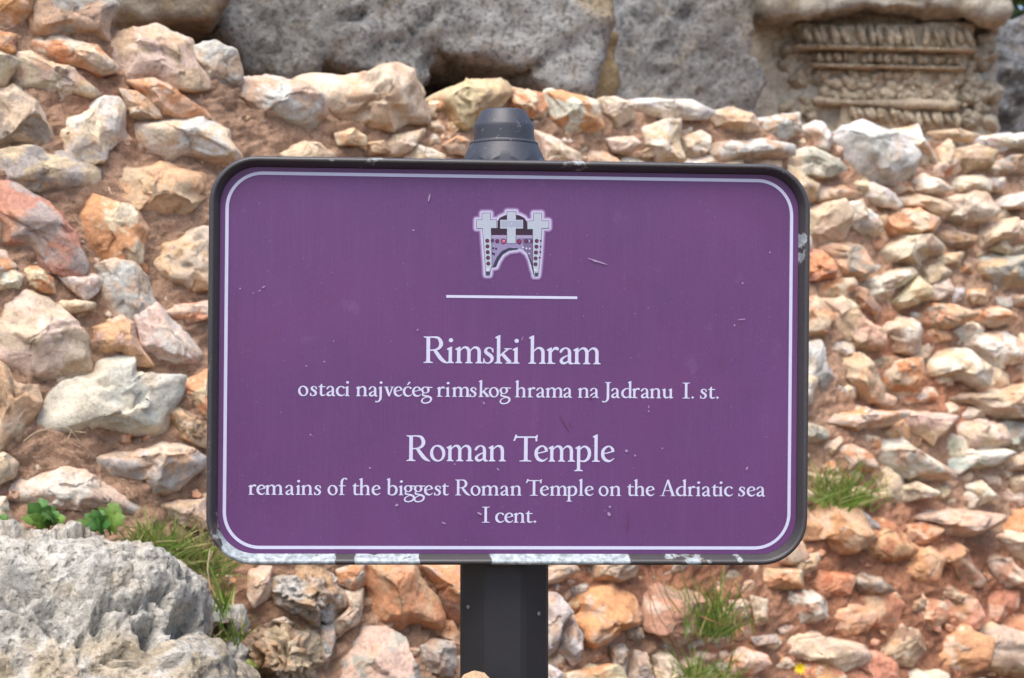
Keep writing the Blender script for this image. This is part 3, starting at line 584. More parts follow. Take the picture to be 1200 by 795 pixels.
# ------------------------------------------------------------------ ground
n_ = 160; gxs = np.linspace(-1, 1, n_); gxs = np.sign(gxs) * np.abs(gxs) ** 2.4 * 60
X, Y = np.meshgrid(gxs, gxs + 1.5, indexing='ij'); P = np.column_stack([X.ravel(), Y.ravel(), np.zeros(n_ * n_)])
P[:, 2] = fbm(P * 3, 3) * .012 - .01
idx = np.arange(n_ * n_).reshape(n_, n_); Fc = np.stack([idx[:-1, :-1], idx[1:, :-1], idx[1:, 1:], idx[:-1, 1:]], -1).reshape(-1, 4)
tag(mesh('ground', P, Fc, M_EARTH, col=np.repeat(alb((158, 124, 98))[None], len(P), 0)), kind='structure')

# ------------------------------------------------------------------ foreground boulder
ol = [(-140, 640), (-30, 629), (16, 623), (49, 622), (81, 625), (130, 631), (168, 637), (200, 645), (216, 654), (229, 680), (234, 712), (234, 726), (238, 744), (248, 760), (268, 762), (290, 772), (302, 800), (306, 850), (300, 1000), (290, 1170), (60, 1190), (-180, 1180), (-240, 900), (-190, 720)]
YB = 1.93
P = [on_depth(px, py, YB) for px, py in ol]
W, Fc, col, c = rock(P, (.05, -1, .45), .24, .20, 77, 7, 6, .05, 3.0, (196, 192, 182), (186, 172, 152), 3.0, None, 1.0)
D = W - c; D /= np.linalg.norm(D, axis=1)[:, None]
px_, py_ = CX + W[:, 0] / W[:, 1] * F, CY - (W[:, 2] - CZ) / W[:, 1] * F
roughz = sstep(760, 700, py_) * .8 + .2
rs = np.random.RandomState(21)
for M_, am in ((70, .06), (260, .10)):
    sd_ = W[rs.randint(0, len(W), M_)]; wj = W + .03 * np.column_stack([perlin(W * 14 + 9 * j) for j in range(3)]); best = np.full(len(W), 9.); kk = np.zeros(len(W), int)
    for j in range(M_):
        d_ = ((wj - sd_[j]) ** 2).sum(1); m_ = d_ < best; best[m_] = d_[m_]; kk[m_] = j
    gg = rs.normal(size=(M_, 3)) * am; oo = rs.normal(size=M_) * .004
    W = W + D * (np.clip(((W - sd_[kk]) * gg[kk]).sum(1), -.03, .03) + oo[kk])[:, None]
W = W + D * (fbm(W * 5 + 3, 4, .5) * .012)[:, None] - D * (np.abs(fbm(W * 26, 4, .6)) * .009 * roughz)[:, None] - D * (sstep(.22, .4, fbm(W * 62 + 5, 2)) * .021 * roughz)[:, None] - D * (sstep(.93, .99, 1 - np.abs(fbm(W * 9 + 2, 3)) * 1.3) * .012)[:, None] + D * (fbm(W * 130, 3, .65) * .0026)[:, None]
front = D[:, 1] < .1
for hx, hy, rx, ry, dp in ((176, 742, 8, 13, .04), (205, 742, 7, 8, .03), (75, 733, 5, 5, .025), (97, 746, 4, 3, .02), (58, 727, 4, 4, .02), (119, 729, 6, 5, .016), (35, 690, 17, 7, .03), (142, 679, 9, 5, .02), (190, 691, 8, 5, .016), (8, 712, 18, 4, .02), (150, 706, 20, 8, .012), (220, 726, 12, 12, .03)):
    rr = ((px_ - hx) / rx / 1.15) ** 2 + ((py_ - hy) / ry / 1.15) ** 2; W = W - D * (np.exp(-rr ** 2 * .6) * dp * 1.6 * front)[:, None]
sm = sstep(735, 760, py_ + fbm(W * 12, 2) * 14)[:, None]
col = (alb((228, 222, 208)) * (1 - sm) + alb((216, 200, 174)) * sm) * (1 + .16 * fbm(W * 9 + 3, 4, .6))[:, None]
tan = sstep(.1, .5, fbm(W * 6 + 40, 3))[:, None] * .6; col = col * (1 - tan) + alb((222, 202, 178)) * tan
gl = sstep(.0, .4, fbm(W * 16 + 60, 4, .65))[:, None] * .55 * (1 - sm); col = col * (1 - gl) + alb((182, 176, 164)) * gl
wl = sstep(.15, .4, fbm(W * 24 + 80, 4, .65))[:, None] * .7; col = col * (1 - wl) + alb((234, 230, 220)) * wl
o = mesh('boulder', W, Fc, M_LIME, None, tuple(c), col=col); tag(o, 'large pitted pale grey limestone boulder in the lower left foreground', 'boulder')
# pale stone whose tip shows in front of the post
P = [on_depth(px, py, 1.47) for px, py in ((538, 805), (552, 795), (562, 789), (569, 793), (576, 806), (612, 860), (650, 1040), (690, 1330), (560, 1345), (420, 1330), (455, 1060), (512, 860))]
W, Fc, col, c = rock(P, (0, -1, .1), .05, .03, 78, 5, 4, .05, 2.6, (205, 190, 160), (180, 160, 130))
tag(mesh('standing_stone', W, Fc, M_STONE, None, tuple(c), col=col), 'pale stone tip peeking up in front of the post at the bottom edge', 'stone')

# ------------------------------------------------------------------ the ancient blocks on top
def block(name, ol, y, deep, seed, label, cat, mat, cA, cB, rough=.05, box=5, sub=6, N=(.1, -1, .1), fine=.008, patch=2.5, fac=3):
    P = [on_depth(px, py, y) for px, py in ol]
    W, Fc, col, c = rock(P, N, deep * .5, deep * .5, seed, sub, fac, rough * .4, box, cA, cB, patch)
    D = W - c; D /= np.linalg.norm(D, axis=1)[:, None]
    W = W + D * (fbm(W * 9, 4, .55) * fine + fbm(W * 30, 3, .6) * fine * .4)[:, None]
    o = mesh(name, W, Fc, mat, None, tuple(c), col=col); return tag(o, label, cat), W
def hewn(name, ol, y, front, back, seed, label, cat, mat, cA, cB, N=(.1, -1, .05), voxel=.013, disp=.01, patch=2.5, tan=None):
    P = [on_depth(px, py, y) for px, py in ol]
    W, Fc, col, c = prism(P, N, front, back, voxel, seed, disp, cA, cB, patch)
    if tan:
        qx = CX + W[:, 0] / W[:, 1] * F; t_ = (sstep(tan - 40, tan + 50, qx + 60 * fbm(W * 4, 3)) * sstep(-.35, .2, fbm(W * 6 + 4, 3)))[:, None] * .8; col = col * (1 - t_) + alb((190, 166, 126)) * t_
    return tag(mesh(name, W, Fc, mat, None, tuple(c), col=col), label, cat)
hewn('stone_block', [(95,-70),(124,-10),(134,12),(150,20),(176,25),(205,22),(227,23),(252,26),(266,8),(272,-80)], 2.86, .06, .55, 201, 'grey brown block overhanging a dark gap at the top left edge', 'stone block', M_BLOCK, (190,178,158), (164,150,130), N=(.25,-1,-.1), voxel=.01)
hewn('earth_bank', [(60,-90),(330,-90),(330,130),(60,130)], 3.3, .05, .5, 206, 'earth and rubble in the gap below the overhanging block, coloured dark for its shade', 'earth bank', M_EARTH, (120,92,72), (96,74,60), voxel=.02, disp=.03)  # back wall closing the gap; the overhang's shade is put into its dark colour
hewn('stone_block', [(262,-90),(253,20),(256,40),(264,58),(285,88),(330,104),(366,92),(370,71),(385,76),(405,85),(440,92),(483,106),(496,98),(508,71),(560,70),(600,82),(640,112),(684,122),(703,60),(730,-90)], 3.15, .05, .8, 202, 'long dark grey ancient block with a chipped lower edge behind the wall top', 'stone block', M_GREY, (186,185,180), (158,157,152), N=(.35,-1,.05), tan=640)
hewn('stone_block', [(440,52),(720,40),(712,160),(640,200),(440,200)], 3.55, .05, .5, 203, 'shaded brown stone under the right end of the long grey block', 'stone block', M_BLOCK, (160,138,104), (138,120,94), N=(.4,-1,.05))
hewn('grey_rock', [(772,-90),(724,8),(702,66),(682,114),(684,190),(905,200),(884,140),(888,96),(868,60),(878,10),(872,-90)], 3.85, .05, .8, 204, 'rough speckled grey rock between the long block and the carved block', 'rock', M_GREY, (196,194,188), (158,156,152), N=(.3,-1,.05), disp=.018, voxel=.015, tan=868)
hewn('dark_rock', [(1152,20),(1185,28),(1260,24),(1300,240),(1150,240)], 4.75, .05, .6, 205, 'dark rock with pale lichen spots at the right edge behind the carved block', 'rock', M_GREY, (92,92,92), (160,164,168), disp=.02, voxel=.016, patch=9)
# the carved block: body, overhanging cornice, ornament bands
YC = 4.2; u = YC / F
cb = empty('carved_block', tuple(on_depth(1000, 175, YC + .2)), 'weathered beige Roman cornice block with carved leaf and egg bands', 'carved block')
def cz(px, py, dy=0): 
    p = on_depth(px, py, YC); return np.array([p[0], YC + dy, p[2]])
def cblock(name, ol, front, deep, seed, cA, cB, fine=.008):
    P = [cz(px, py, front) for px, py in ol]
    W, Fc, col, c = prism(P, (.06, -1, 0), 0, deep, .013, seed, fine, cA, cB, 3)
    o = mesh(name, W, Fc, M_BLOCK, None, tuple(c), col=col); o.parent = cb; o.matrix_parent_inverse = Matrix.Translation(-cb.location); return o
cblock('block_body', [(858,-100),(850,20),(850,70),(862,150),(880,230),(1172,230),(1172,60),(1166,30),(1168,-100)], 0, .8, 211, (226,214,192), (200,192,176), .009)
cblock('cornice_ledge', [(880,-60),(884,26),(893,31),(930,32),(975,24),(1010,19),(1060,22),(1110,27),(1140,30),(1168,34),(1170,-60)], -.13, .33, 212, (206,196,178), (180,172,158), .013)
fV, fF, fC, fb = [], [], [], 0
def lump(px, py, rx, ry, dy, depth, rot=0, seed=0, hole=False, c=(222, 206, 178)):
    global fb
    q, Fc = ico(3); q = q.copy()
    n = fbm(q * 1.6 + seed * 3.7, 3) * .34
    q = q * (1 + n)[:, None]
    x, y = q[:, 0] * rx, q[:, 2] * ry; cr, sr = math.cos(rot), math.sin(rot)
    W = cz(px, py, dy) + np.column_stack([(x * cr - y * sr) * u, q[:, 1] * depth, (x * sr + y * cr) * u])
    fV.append(W); fF.append(Fc + fb); fb += len(W); fC.append(np.repeat((alb(c) * (1 + .12 * math.sin(seed * 7)))[None], len(W), 0))
rs = np.random.RandomState(5)
def band(x0, x1, y0, y1, n, rx, ry, dy, depth, rot, jx=2.0):
    for k in range(n):
        if rs.rand() < .06: continue
        f = (k + .5) / n; lump(x0 + (x1 - x0) * f + rs.normal(0, jx * .5), y0 + (y1 - y0) * f + rs.normal(0, .8), rx * rs.uniform(.8, 1.15), ry * rs.uniform(.85, 1.1), dy, depth, rot + rs.normal(0, .12), rs.randint(99))
def fillet(x0, y0, x1, y1, h, dy, depth):
    for k in range(26):
        f = k / 25; lump(x0 + (x1 - x0) * f, y0 + (y1 - y0) * f, (x1 - x0) / 26 * .95, h, dy, depth, 0, rs.randint(99))
def slab(ol, dy, deep, seed, c=(222, 204, 176)):
    global fb
    W, Fc, col, _c = prism([cz(px, py, dy) for px, py in ol], (.06, -1, 0), 0, deep, .009, seed, .006, c, np.array(c) * .9, 4)
    fV.append(W); fF.append(np.concatenate([Fc[:, [0, 1, 2]], Fc[:, [0, 2, 3]]]) + fb); fb += len(W); fC.append(col)
slab([(926,30),(1140,30),(1138,64),(938,62)], -.045, .1, 31); slab([(946,60),(1134,62),(1130,86),(952,82)], -.03, .1, 32); slab([(960,80),(1130,84),(1128,124),(958,120)], -.012, .1, 33)
slab([(950,117),(1130,123),(1130,129),(950,124)], -.035, .1, 34); slab([(984,122),(1130,126),(1126,160),(980,160)], -.012, .1, 35)
band(936, 1134, 46, 48, 19, 4.6, 13, -.048, .022, .25, 4); fillet(932, 60, 1130, 64, 2.0, -.055, .02)
band(954, 1124, 70, 74, 18, 4.2, 6, -.032, .018, .15, 4); fillet(952, 80, 1122, 84, 1.8, -.038, .016)
for k in range(80): lump(rs.uniform(964, 1124), rs.uniform(88, 116), rs.uniform(3, 9), rs.uniform(3, 8), -.012, .016, rs.uniform(-1, 1), k)
band(986, 1128, 134, 142, 18, 4.4, 10, -.014, .022, .4, 4)
for k in range(46): lump(rs.uniform(1128, 1164), rs.uniform(38, 148), rs.uniform(5, 12), rs.uniform(5, 13), .0, .035, rs.uniform(-1, 1), k + 5, c=(196, 184, 162))
for k in range(30): lump(rs.uniform(916, 960), rs.uniform(50, 140), rs.uniform(6, 12), rs.uniform(5, 12), .012, .03, rs.uniform(-1, 1), k + 60, c=(200, 186, 162))
o = mesh('carved_frieze', np.concatenate(fV), np.concatenate(fF), M_BLOCK, None, tuple(cz(1040, 95)), col=np.concatenate(fC)); o.parent = cb; o.matrix_parent_inverse = Matrix.Translation(-cb.location)
o['label'] = 'eroded rows of carved leaves and eggs below the cornice'

# ------------------------------------------------------------------ plants
def leafmat(name, c, k=.8):
    m, t, b = newmat(name); q = NB(t); pos = q.n('ShaderNodeNewGeometry').outputs['Position']
    cc = q.mix(1, q.n('ShaderNodeVertexColor', layer_name='col').outputs[0], q.ramp(q.noise(pos, 140, 3, .6), [(.3, g(.75)), (.7, g(1.2))]), 'MULTIPLY')
    q.l(cc, b.inputs['Base Color']); b.inputs['Roughness'].default_value = .5; b.inputs['Specular IOR Level'].default_value = .3
    b.inputs['Subsurface Weight'].default_value = 0
    tr = q.n('ShaderNodeBsdfTranslucent'); q.l(cc, tr.inputs[0]); mx = q.n('ShaderNodeMixShader'); mx.inputs[0].default_value = .3
    q.l(b.outputs[0], mx.inputs[1]); q.l(tr.outputs[0], mx.inputs[2]); q.l(mx.outputs[0], t.nodes['Material Output'].inputs['Surface']); return m
M_LEAF = leafmat('plant_leaf', None)
class Geo:
    def __init__(s): s.V = []; s.F = []; s.C = []
    def blade(s, base, d, L, w, bend, c, rs, seg=5):
        d = d / np.linalg.norm(d); side = np.cross(d, [0, -1, .2]); side /= np.linalg.norm(side) + 1e-9
        o = len(s.V); p = np.array(base, float)
        for k in range(seg + 1):
            f = k / seg; ww = w * (1 - f) ** .7 * (.7 + .6 * f if f < .5 else 1)
            s.V += [p - side * ww / 2, p + side * ww / 2]; s.C += [c, c]
            d = d + np.array([bend[0], bend[1], bend[2]]) / seg; d /= np.linalg.norm(d); p = p + d * L / seg
        for k in range(seg): a = o + 2 * k; s.F.append((a, a + 1, a + 3, a + 2))
    def tube(s, pts, r, c, n=5):
        pts = np.array(pts, float); o = len(s.V)
        for i, p in enumerate(pts):
            d = pts[min(i + 1, len(pts) - 1)] - pts[max(i - 1, 0)]; d /= np.linalg.norm(d); a = np.cross(d, [.3, .9, .2]); a /= np.linalg.norm(a); b = np.cross(d, a)
            rr = r * (1 - .6 * i / (len(pts) - 1))
            for k in range(n): t = 2 * math.pi * k / n; s.V.append(p + (a * math.cos(t) + b * math.sin(t)) * rr); s.C.append(c)
        for i in range(len(pts) - 1):
            for k in range(n): s.F.append((o + i * n + k, o + i * n + (k + 1) % n, o + (i + 1) * n + (k + 1) % n, o + (i + 1) * n + k))
    def build(s, name, mat=None, parent=None, loc=(0, 0, 0)): return mesh(name, s.V, s.F, mat or M_LEAF, parent, loc, True, np.array(s.C))
GREENS = [(118, 146, 62), (96, 128, 52), (142, 160, 84), (156, 158, 96), (182, 170, 118)]
def tuft(px, py, n, hpx, spread, label, seed, dry=.25, off=.03, wpx=2.2, bx=22):
    rs = np.random.RandomState(seed); G = Geo(); b0 = on_wall(px, py, -off); s = b0[1] / F
    for _ in range(n):
        base = on_wall(px + rs.normal(0, bx * .5), py + rs.normal(0, 5), -off + rs.uniform(-.01, .02)); a = rs.normal(0, spread)
        d = np.array([math.sin(a), rs.normal(-.25, .3), math.cos(a)])
        c = GREENS[rs.randint(0, 3)] if rs.rand() > dry else GREENS[rs.randint(3, 5)]
        G.blade(base, d, hpx * s * rs.uniform(.45, 1.1), wpx * s * rs.uniform(.6, 1.2), (math.sin(a) * .7 + rs.normal(0, .25), -.3 * rs.rand(), -.35 * rs.rand()), alb(wob(c, rs, 8), 1.0), rs)
    return tag(G.build('grass_tuft', None, None, tuple(b0)), label, 'grass', 'grass tufts growing at the wall')
tuft(985, 592, 150, 66, .55, 'bright green grass tuft on the wall right of the sign', 1, .2, bx=34)
tuft(838, 742, 140, 80, .38, 'tall green grass tuft hanging below the lower right part of the sign', 2, .15, bx=30)
tuft(820, 800, 110, 48, .6, 'low grass tuft at the bottom edge below the brown slab', 3, .35, bx=40)
tuft(178, 640, 130, 42, .7, 'short grass tuft beside the leafy weeds above the boulder', 4, .35, .06, bx=24)
tuft(212, 655, 170, 58, .6, 'mixed green and dry grass tuft left of the lower left sign corner', 5, .45, .06, bx=34)
tuft(245, 672, 140, 60, .55, 'yellowing grass tuft partly hidden by the lower left sign corner', 6, .55, .05, bx=24)
tuft(262, 715, 24, 68, .3, 'few tall fresh grass blades rising above the flat grey ledge stone', 7, .1, .09, 3.0, bx=12)
tuft(274, 752, 26, 46, .4, 'small grass tuft growing right of the flat grey ledge stone', 8, .3, .09, bx=14)
tuft(962, 388 + 185, 26, 36, .5, 'sparse grass blades right beside the sign frame', 9, .5, bx=14)
# dry stalks
def stalks(name, paths, label, off, r=.0011, c=(196, 172, 138)):
    G = Geo()
    for p in paths:
        pts = np.array([on_wall(x, y, -off - .01 * math.sin(math.pi * i / max(len(p) - 1, 1))) for i, (x, y) in enumerate(p)])
        t = np.linspace(0, len(p) - 1, len(p) * 3); pts = np.column_stack([np.interp(t, range(len(p)), pts[:, k]) for k in range(3)])
        G.tube(pts, r, alb(c, .75))
    loc = on_wall(*paths[0][0], -off); return tag(G.build(name, None, None, tuple(loc)), label, 'dry plant')
stalks('dry_stalk', [[(28,517),(40,508),(55,503),(68,501),(80,502),(88,510),(94,518),(111,535),(138,563),(150,576),(160,588)], [(84,505),(79,515),(75,523)], [(88,506),(100,507),(107,515)], [(138,563),(146,562),(158,580)]], 'thin bent dry stalk lying across the earth left of the sign', .03)
stalks('dry_stalk', [[(757,668),(761,695),(770,720),(785,742),(792,758),(796,765)], [(764,665),(772,690),(785,715),(795,735),(797,760)], [(775,668),(780,695),(790,718),(800,750)], [(760,690),(764,725),(772,745),(790,757)], [(770,668),(784,700),(799,720)], [(820,722),(835,728),(856,735)]], 'bundle of dry brown stalks drooping in front of the reddish brown slab', .09, .0011, (196, 140, 112))
stalks('dry_stalk', [[(246,645),(243,665),(246,690),(244,730),(236,770)], [(249,646),(243,665)], [(236,770),(245,750),(250,735)], [(236,770),(240,742),(247,731)], [(236,770),(248,750),(262,738)]], 'pale dry twigs beside the flat grey ledge stone', .16, .0012, (206, 188, 150))
# leafy weeds
def weed(px, py, leaves, label, seed, off):
    rs = np.random.RandomState(seed); b0 = on_wall(px, py, -off); s = b0[1] / F
    root = empty('leafy_weed', tuple(b0), label, 'weed', 'leafy weeds behind the boulder')
    for tx, ty, wd, fwd in leaves:
        wd *= 1.25
        tip = on_wall(tx, ty, -off) + np.array([0, -fwd, 0]); d = tip - b0; L = np.linalg.norm(d); d /= L
        side = np.cross(d, [0, -1, .35]); side /= np.linalg.norm(side); up = np.cross(side, d); G = Geo(); m = 22; c = alb(wob((92, 134, 70) if rs.rand() < .6 else (116, 150, 70), rs, 7), .8)
        for k in range(m + 1):
            f = k / m; lob = .5 + .75 * abs(math.sin(f * 9.5)) ** .8; ww = wd * s * max(math.sin(math.pi * f ** .8) ** .8, .02) * lob if f > .18 else .0016
            cpt = b0 + d * L * f + up * math.sin(f * 2.4) * .012
            G.V += [cpt - side * ww / 2 - up * ww * .12, cpt, cpt + side * ww / 2 - up * ww * .12]; G.C += [c, c * 1.25, c]
        for k in range(m): a = 3 * k; G.F += [(a, a + 1, a + 4, a + 3), (a + 1, a + 2, a + 5, a + 4)]
        o = G.build('leaf', None, None, tuple(b0)); o.parent = root; o.matrix_parent_inverse = Matrix.Translation(-Vector(b0))
weed(62, 616, [(36, 586, 20, .02), (48, 583, 16, .0), (66, 590, 18, .03), (78, 596, 15, .02), (28, 606, 14, .03), (90, 604, 14, .03), (40, 600, 12, .05), (58, 602, 14, .06), (74, 606, 12, .05)], 'lobed green weed behind the boulder, left of the broad-leaved one', 1, .07)
weed(122, 620, [(98, 602, 15, .0), (112, 592, 16, .02), (146, 588, 24, .02), (160, 602, 20, .04), (135, 604, 20, .05), (104, 616, 16, .04), (124, 596, 14, .0), (92, 610, 12, .05), (150, 610, 14, .06)], 'broad-leaved green weed behind the boulder, nearer to the sign', 2, .08)
weed(-6, 618, [(20, 604, 15, .02), (34, 616, 17, .04), (-25, 600, 16, .02), (-30, 612, 16, .03)], 'bluish green weed leaves at the left photo edge above the boulder', 3, .08)
# yellow flower
fb0 = on_wall(938, 800, -.07); fc = on_wall(937, 783, -.08); fl_ = empty('yellow_flower', tuple(fb0), 'tiny yellow wildflower below the pale oblong stone', 'flower')
G = Geo(); G.tube([fb0, (fb0 + fc) / 2 + [.002, -.003, 0], fc], .0011, alb((110, 138, 70), .75)); o = G.build('stem', None, None, tuple(fb0)); o.parent = fl_; o.matrix_parent_inverse = Matrix.Translation(-Vector(fb0))
G = Geo()
for k in range(9):
    a = 2 * math.pi * k / 9; G.blade(fc, np.array([math.cos(a), -.35, math.sin(a)]), .0125, .006, (0, -.1, 0), alb((240, 214, 30), 1.0), rs, 3)
o = G.build('petals', None, None, tuple(fc)); o.parent = fl_; o.matrix_parent_inverse = Matrix.Translation(-Vector(fb0))
# moss at the boulder's foot
for (px, py), lab in (((292, 783), 'upper cushion of bright green moss at the boulder foot by the bottom edge'), ((284, 796), 'lower cushion of yellow green moss cut by the bottom edge')):
    P = [on_wall(px + 11 * math.cos(a), py + 9 * math.sin(a), -.10) for a in np.linspace(0, 6.28, 9)[:-1]]
    W, Fc, col, c = rock(P, (0, -1, .4), .012, .03, 300 + px, 4, 0, .16, 2, (128, 138, 52), (104, 116, 40), 4)
    tag(mesh('moss_cushion', W, Fc, M_LEAF, None, tuple(c), col=col), lab, 'moss')
# bush far behind, at the top right
rs = np.random.RandomState(9); bc = on_depth(1215, -35, 7.5); bush = empty('evergreen_bush', (bc[0], bc[1], 0), 'dark green bush behind the rocks at the top right corner', 'bush')
G = Geo()
for k in range(6): G.tube([(bc[0] + rs.normal(0, .1), bc[1], -.02), (bc[0] + rs.normal(0, .2), bc[1] + rs.normal(0, .1), bc[2] - .6), (bc[0] + rs.normal(0, .5), bc[1] + rs.normal(0, .3), bc[2] + .2)], .03, alb((90, 74, 58)))
o = G.build('stem', None, None, (bc[0], bc[1], 0)); o.parent = bush; o.matrix_parent_inverse = Matrix.Translation(-bush.location)
G = Geo()
for k in range(9000):
    q_ = rs.normal(size=3); q_ /= np.linalg.norm(q_); q_ *= rs.uniform(.35, 1) ** .5; p = bc + q_ * [.75, .6, .7] * (1 + .25 * math.sin(q_[0] * 7 + q_[2] * 5)); d = rs.normal(size=3)
    G.blade(p, d, .07, .03, (0, 0, -.2), alb(wob([(70, 92, 44), (52, 74, 36), (96, 116, 58)][rs.randint(3)], rs, 6), .7), rs, 2)
o = G.build('foliage', None, None, tuple(bc)); o.parent = bush; o.matrix_parent_inverse = Matrix.Translation(-bush.location)
bpy.context.view_layer.update()
# ------------------------------------------------------------------ the information sign
YAW, ROLL, DS = math.radians(3.3), math.radians(0.52), 1.54
SX = np.array([math.cos(YAW), math.sin(YAW), 0.]); SYv = np.array([0, 0, 1.]); SN = np.cross(SX, SYv)   # SN points to the camera
SXr = SX * math.cos(ROLL) - SYv * math.sin(ROLL); SYr = SYv * math.cos(ROLL) + SX * math.sin(ROLL)
SC = on_depth(595.5, 425, DS) + SXr * .0037
SM = Matrix(((SXr[0], SYr[0], SN[0], SC[0]), (SXr[1], SYr[1], SN[1], SC[1]), (SXr[2], SYr[2], SN[2], SC[2]), (0, 0, 0, 1)))
def loc_px(px, py, dz=0.0):
    """photo pixel -> the sign's own x, y on the plane z = dz"""
    o = np.array([0, 0, CZ]); d = ray(px, py); p0 = SC + SN * dz
    t = ((p0 - o) @ SN) / (d @ SN); v = o + d * t - SC
    return v @ SXr, v @ SYr
PZ = -0.0115                        # the panel sits this far behind the frame's lip

M_PURPLE, t_, b_ = newmat('purple_sign_paint'); q = NB(t_)
ob = q.n('ShaderNodeTexCoord').outputs['Object']
mp = q.n('ShaderNodeMapping'); mp.inputs['Scale'].default_value = (900, 12, 1); q.l(ob, mp.inputs['Vector'])
nv = q.noise(mp.outputs[0], 1, 3, .6); nf = q.noise(ob, 900, 2, .6); nl = q.noise(ob, 9, 4, .6)
c_ = q.mix(1, rgba((118, 74, 130), .55), q.ramp(nv, [(.3, g(.93)), (.5, g(1)), (.7, g(1.07))]), 'MULTIPLY')
c_ = q.mix(1, c_, q.ramp(nf, [(.3, g(.9)), (.5, g(1)), (.7, g(1.1))]), 'MULTIPLY')
c_ = q.mix(q.math('MULTIPLY', q.ramp(nl, [(.45, g(0)), (.75, g(1))]), .5), c_, rgba((124, 72, 122), .55))
c_ = q.mix(q.math('MULTIPLY', q.ramp(q.noise(ob, 26, 5, .7), [(.64, g(0)), (.8, g(1))]), .35), c_, rgba((118, 60, 84), .55))
c_ = q.mix(q.math('MULTIPLY', q.ramp(q.noise(ob, 30, 5, .6), [(.66, g(0)), (.85, g(1))]), .18), c_, rgba((190, 170, 205), .55))
mp2 = q.n('ShaderNodeMapping'); mp2.inputs['Scale'].default_value = (60, 5, 1); q.l(ob, mp2.inputs['Vector'])
st = q.ramp(q.noise(mp2.outputs[0], 1, 5, .65), [(.52, g(0)), (.72, g(1))])
c_ = q.mix(q.math('MULTIPLY', st, .03), c_, rgba((176, 158, 176), .55))
c_ = q.mix(1, c_, q.ramp(q.noise(ob, 5, 5, .65), [(.3, g(.9)), (.7, g(1.1))]), 'MULTIPLY')
c_ = q.mix(q.math('MULTIPLY', q.ramp(q.noise(ob, 420, 3, .7), [(.66, g(0)), (.72, g(1))]), .25), c_, rgba((190, 176, 190), .55))
q.l(q.math('ADD', q.math('MULTIPLY', q.noise(ob, 14, 4, .6), .25), .3), b_.inputs['Roughness'])
q.l(c_, b_.inputs['Base Color']); b_.inputs['Roughness'].default_value = .42; b_.inputs['Specular IOR Level'].default_value = .3
M_WHITE = plain('white_sign_print', (222, 222, 246), .5, .3, .65, .05, 300)

def frame_mat():
    m, t, b = newmat('dark_frame_paint'); q = NB(t)
    ob = q.n('ShaderNodeTexCoord').outputs['Object']
    chip = q.n('ShaderNodeVertexColor', layer_name='col').outputs[0]
    n = q.noise(ob, 140, 5, .7); n2 = q.noise(ob, 600, 3, .7)
    k = q.math('ADD', chip, q.math('ADD', q.math('MULTIPLY', q.math('SUBTRACT', n, .5), .9), q.math('MULTIPLY', q.math('SUBTRACT', q.noise(ob, 45, 2, .5), .5), 1.0)))
    kk = k; k = q.ramp(k, [(.5, g(0)), (.53, g(1))])
    sp = q.ramp(q.noise(ob, 330, 2, .5), [(.755, g(0)), (.775, g(1))])
    k = q.math('MAXIMUM', k, q.math('MULTIPLY', sp, .9))
    dark = q.mix(1, rgba((72, 69, 70), .6), q.ramp(n2, [(.3, g(.7)), (.5, g(1)), (.7, g(1.3))]), 'MULTIPLY')
    bare = q.mix(q.ramp(n, [(.4, g(0)), (.62, g(1))]), rgba((200, 210, 214), .66), rgba((140, 150, 152), .6))
    rim = q.math('MULTIPLY', q.ramp(kk, [(.44, g(0)), (.5, g(1))]), .6)
    q.l(q.mix(k, q.mix(rim, dark, rgba((150, 128, 104), .5)), bare), b.inputs['Base Color'])
    b.inputs['Roughness'].default_value = .45; b.inputs['Specular IOR Level'].default_value = .5
    nn = q.bump(n2, .25, .0006); nn = q.bump(q.math('SUBTRACT', 1, k), .6, .0006, nn)
    q.l(nn, b.inputs['Normal']); return m
M_FRAME = frame_mat()
M_POST, t_, b_ = newmat('dark_post_paint'); q = NB(t_)
ob = q.n('ShaderNodeTexCoord').outputs['Object']
nf = q.noise(ob, 900, 2, .7); nl = q.noise(ob, 30, 4, .6)
c_ = q.mix(1, rgba((62, 60, 64), .27), q.ramp(nf, [(.3, g(.75)), (.5, g(1)), (.7, g(1.35))]), 'MULTIPLY')
c_ = q.mix(1, c_, q.ramp(nl, [(.3, g(.88)), (.7, g(1.1))]), 'MULTIPLY')
c_ = q.mix(q.ramp(q.noise(ob, 260, 2, .5), [(.765, g(0)), (.785, g(1))]), c_, rgba((190, 190, 190)))
q.l(c_, b_.inputs['Base Color']); b_.inputs['Roughness'].default_value = .55
q.l(q.bump(nf, .35, .0005), b_.inputs['Normal'])
M_FINIAL, t_, b_ = newmat('grey_finial_paint'); q = NB(t_)
ob = q.n('ShaderNodeTexCoord').outputs['Object']
nf = q.noise(ob, 700, 2, .7)
c_ = q.mix(1, rgba((92, 94, 106), .29), q.ramp(nf, [(.3, g(.72)), (.5, g(1)), (.7, g(1.3))]), 'MULTIPLY')
c_ = q.mix(q.math('MULTIPLY', q.ramp(q.noise(ob, 120, 5, .75), [(.6, g(0)), (.66, g(1))]), .7), c_, rgba((178, 180, 190), .4))
q.l(c_, b_.inputs['Base Color']); b_.inputs['Roughness'].default_value = .5
q.l(q.bump(nf, .3, .0005), b_.inputs['Normal'])
M_STEEL = plain('screw_steel', (150, 148, 144), .4, .5, .7, .2, 900, .6)

sign = empty('information_sign', tuple(SC), 'purple information sign with white lettering in a chipped dark frame on a dark post', 'sign')
sign.matrix_world = SM

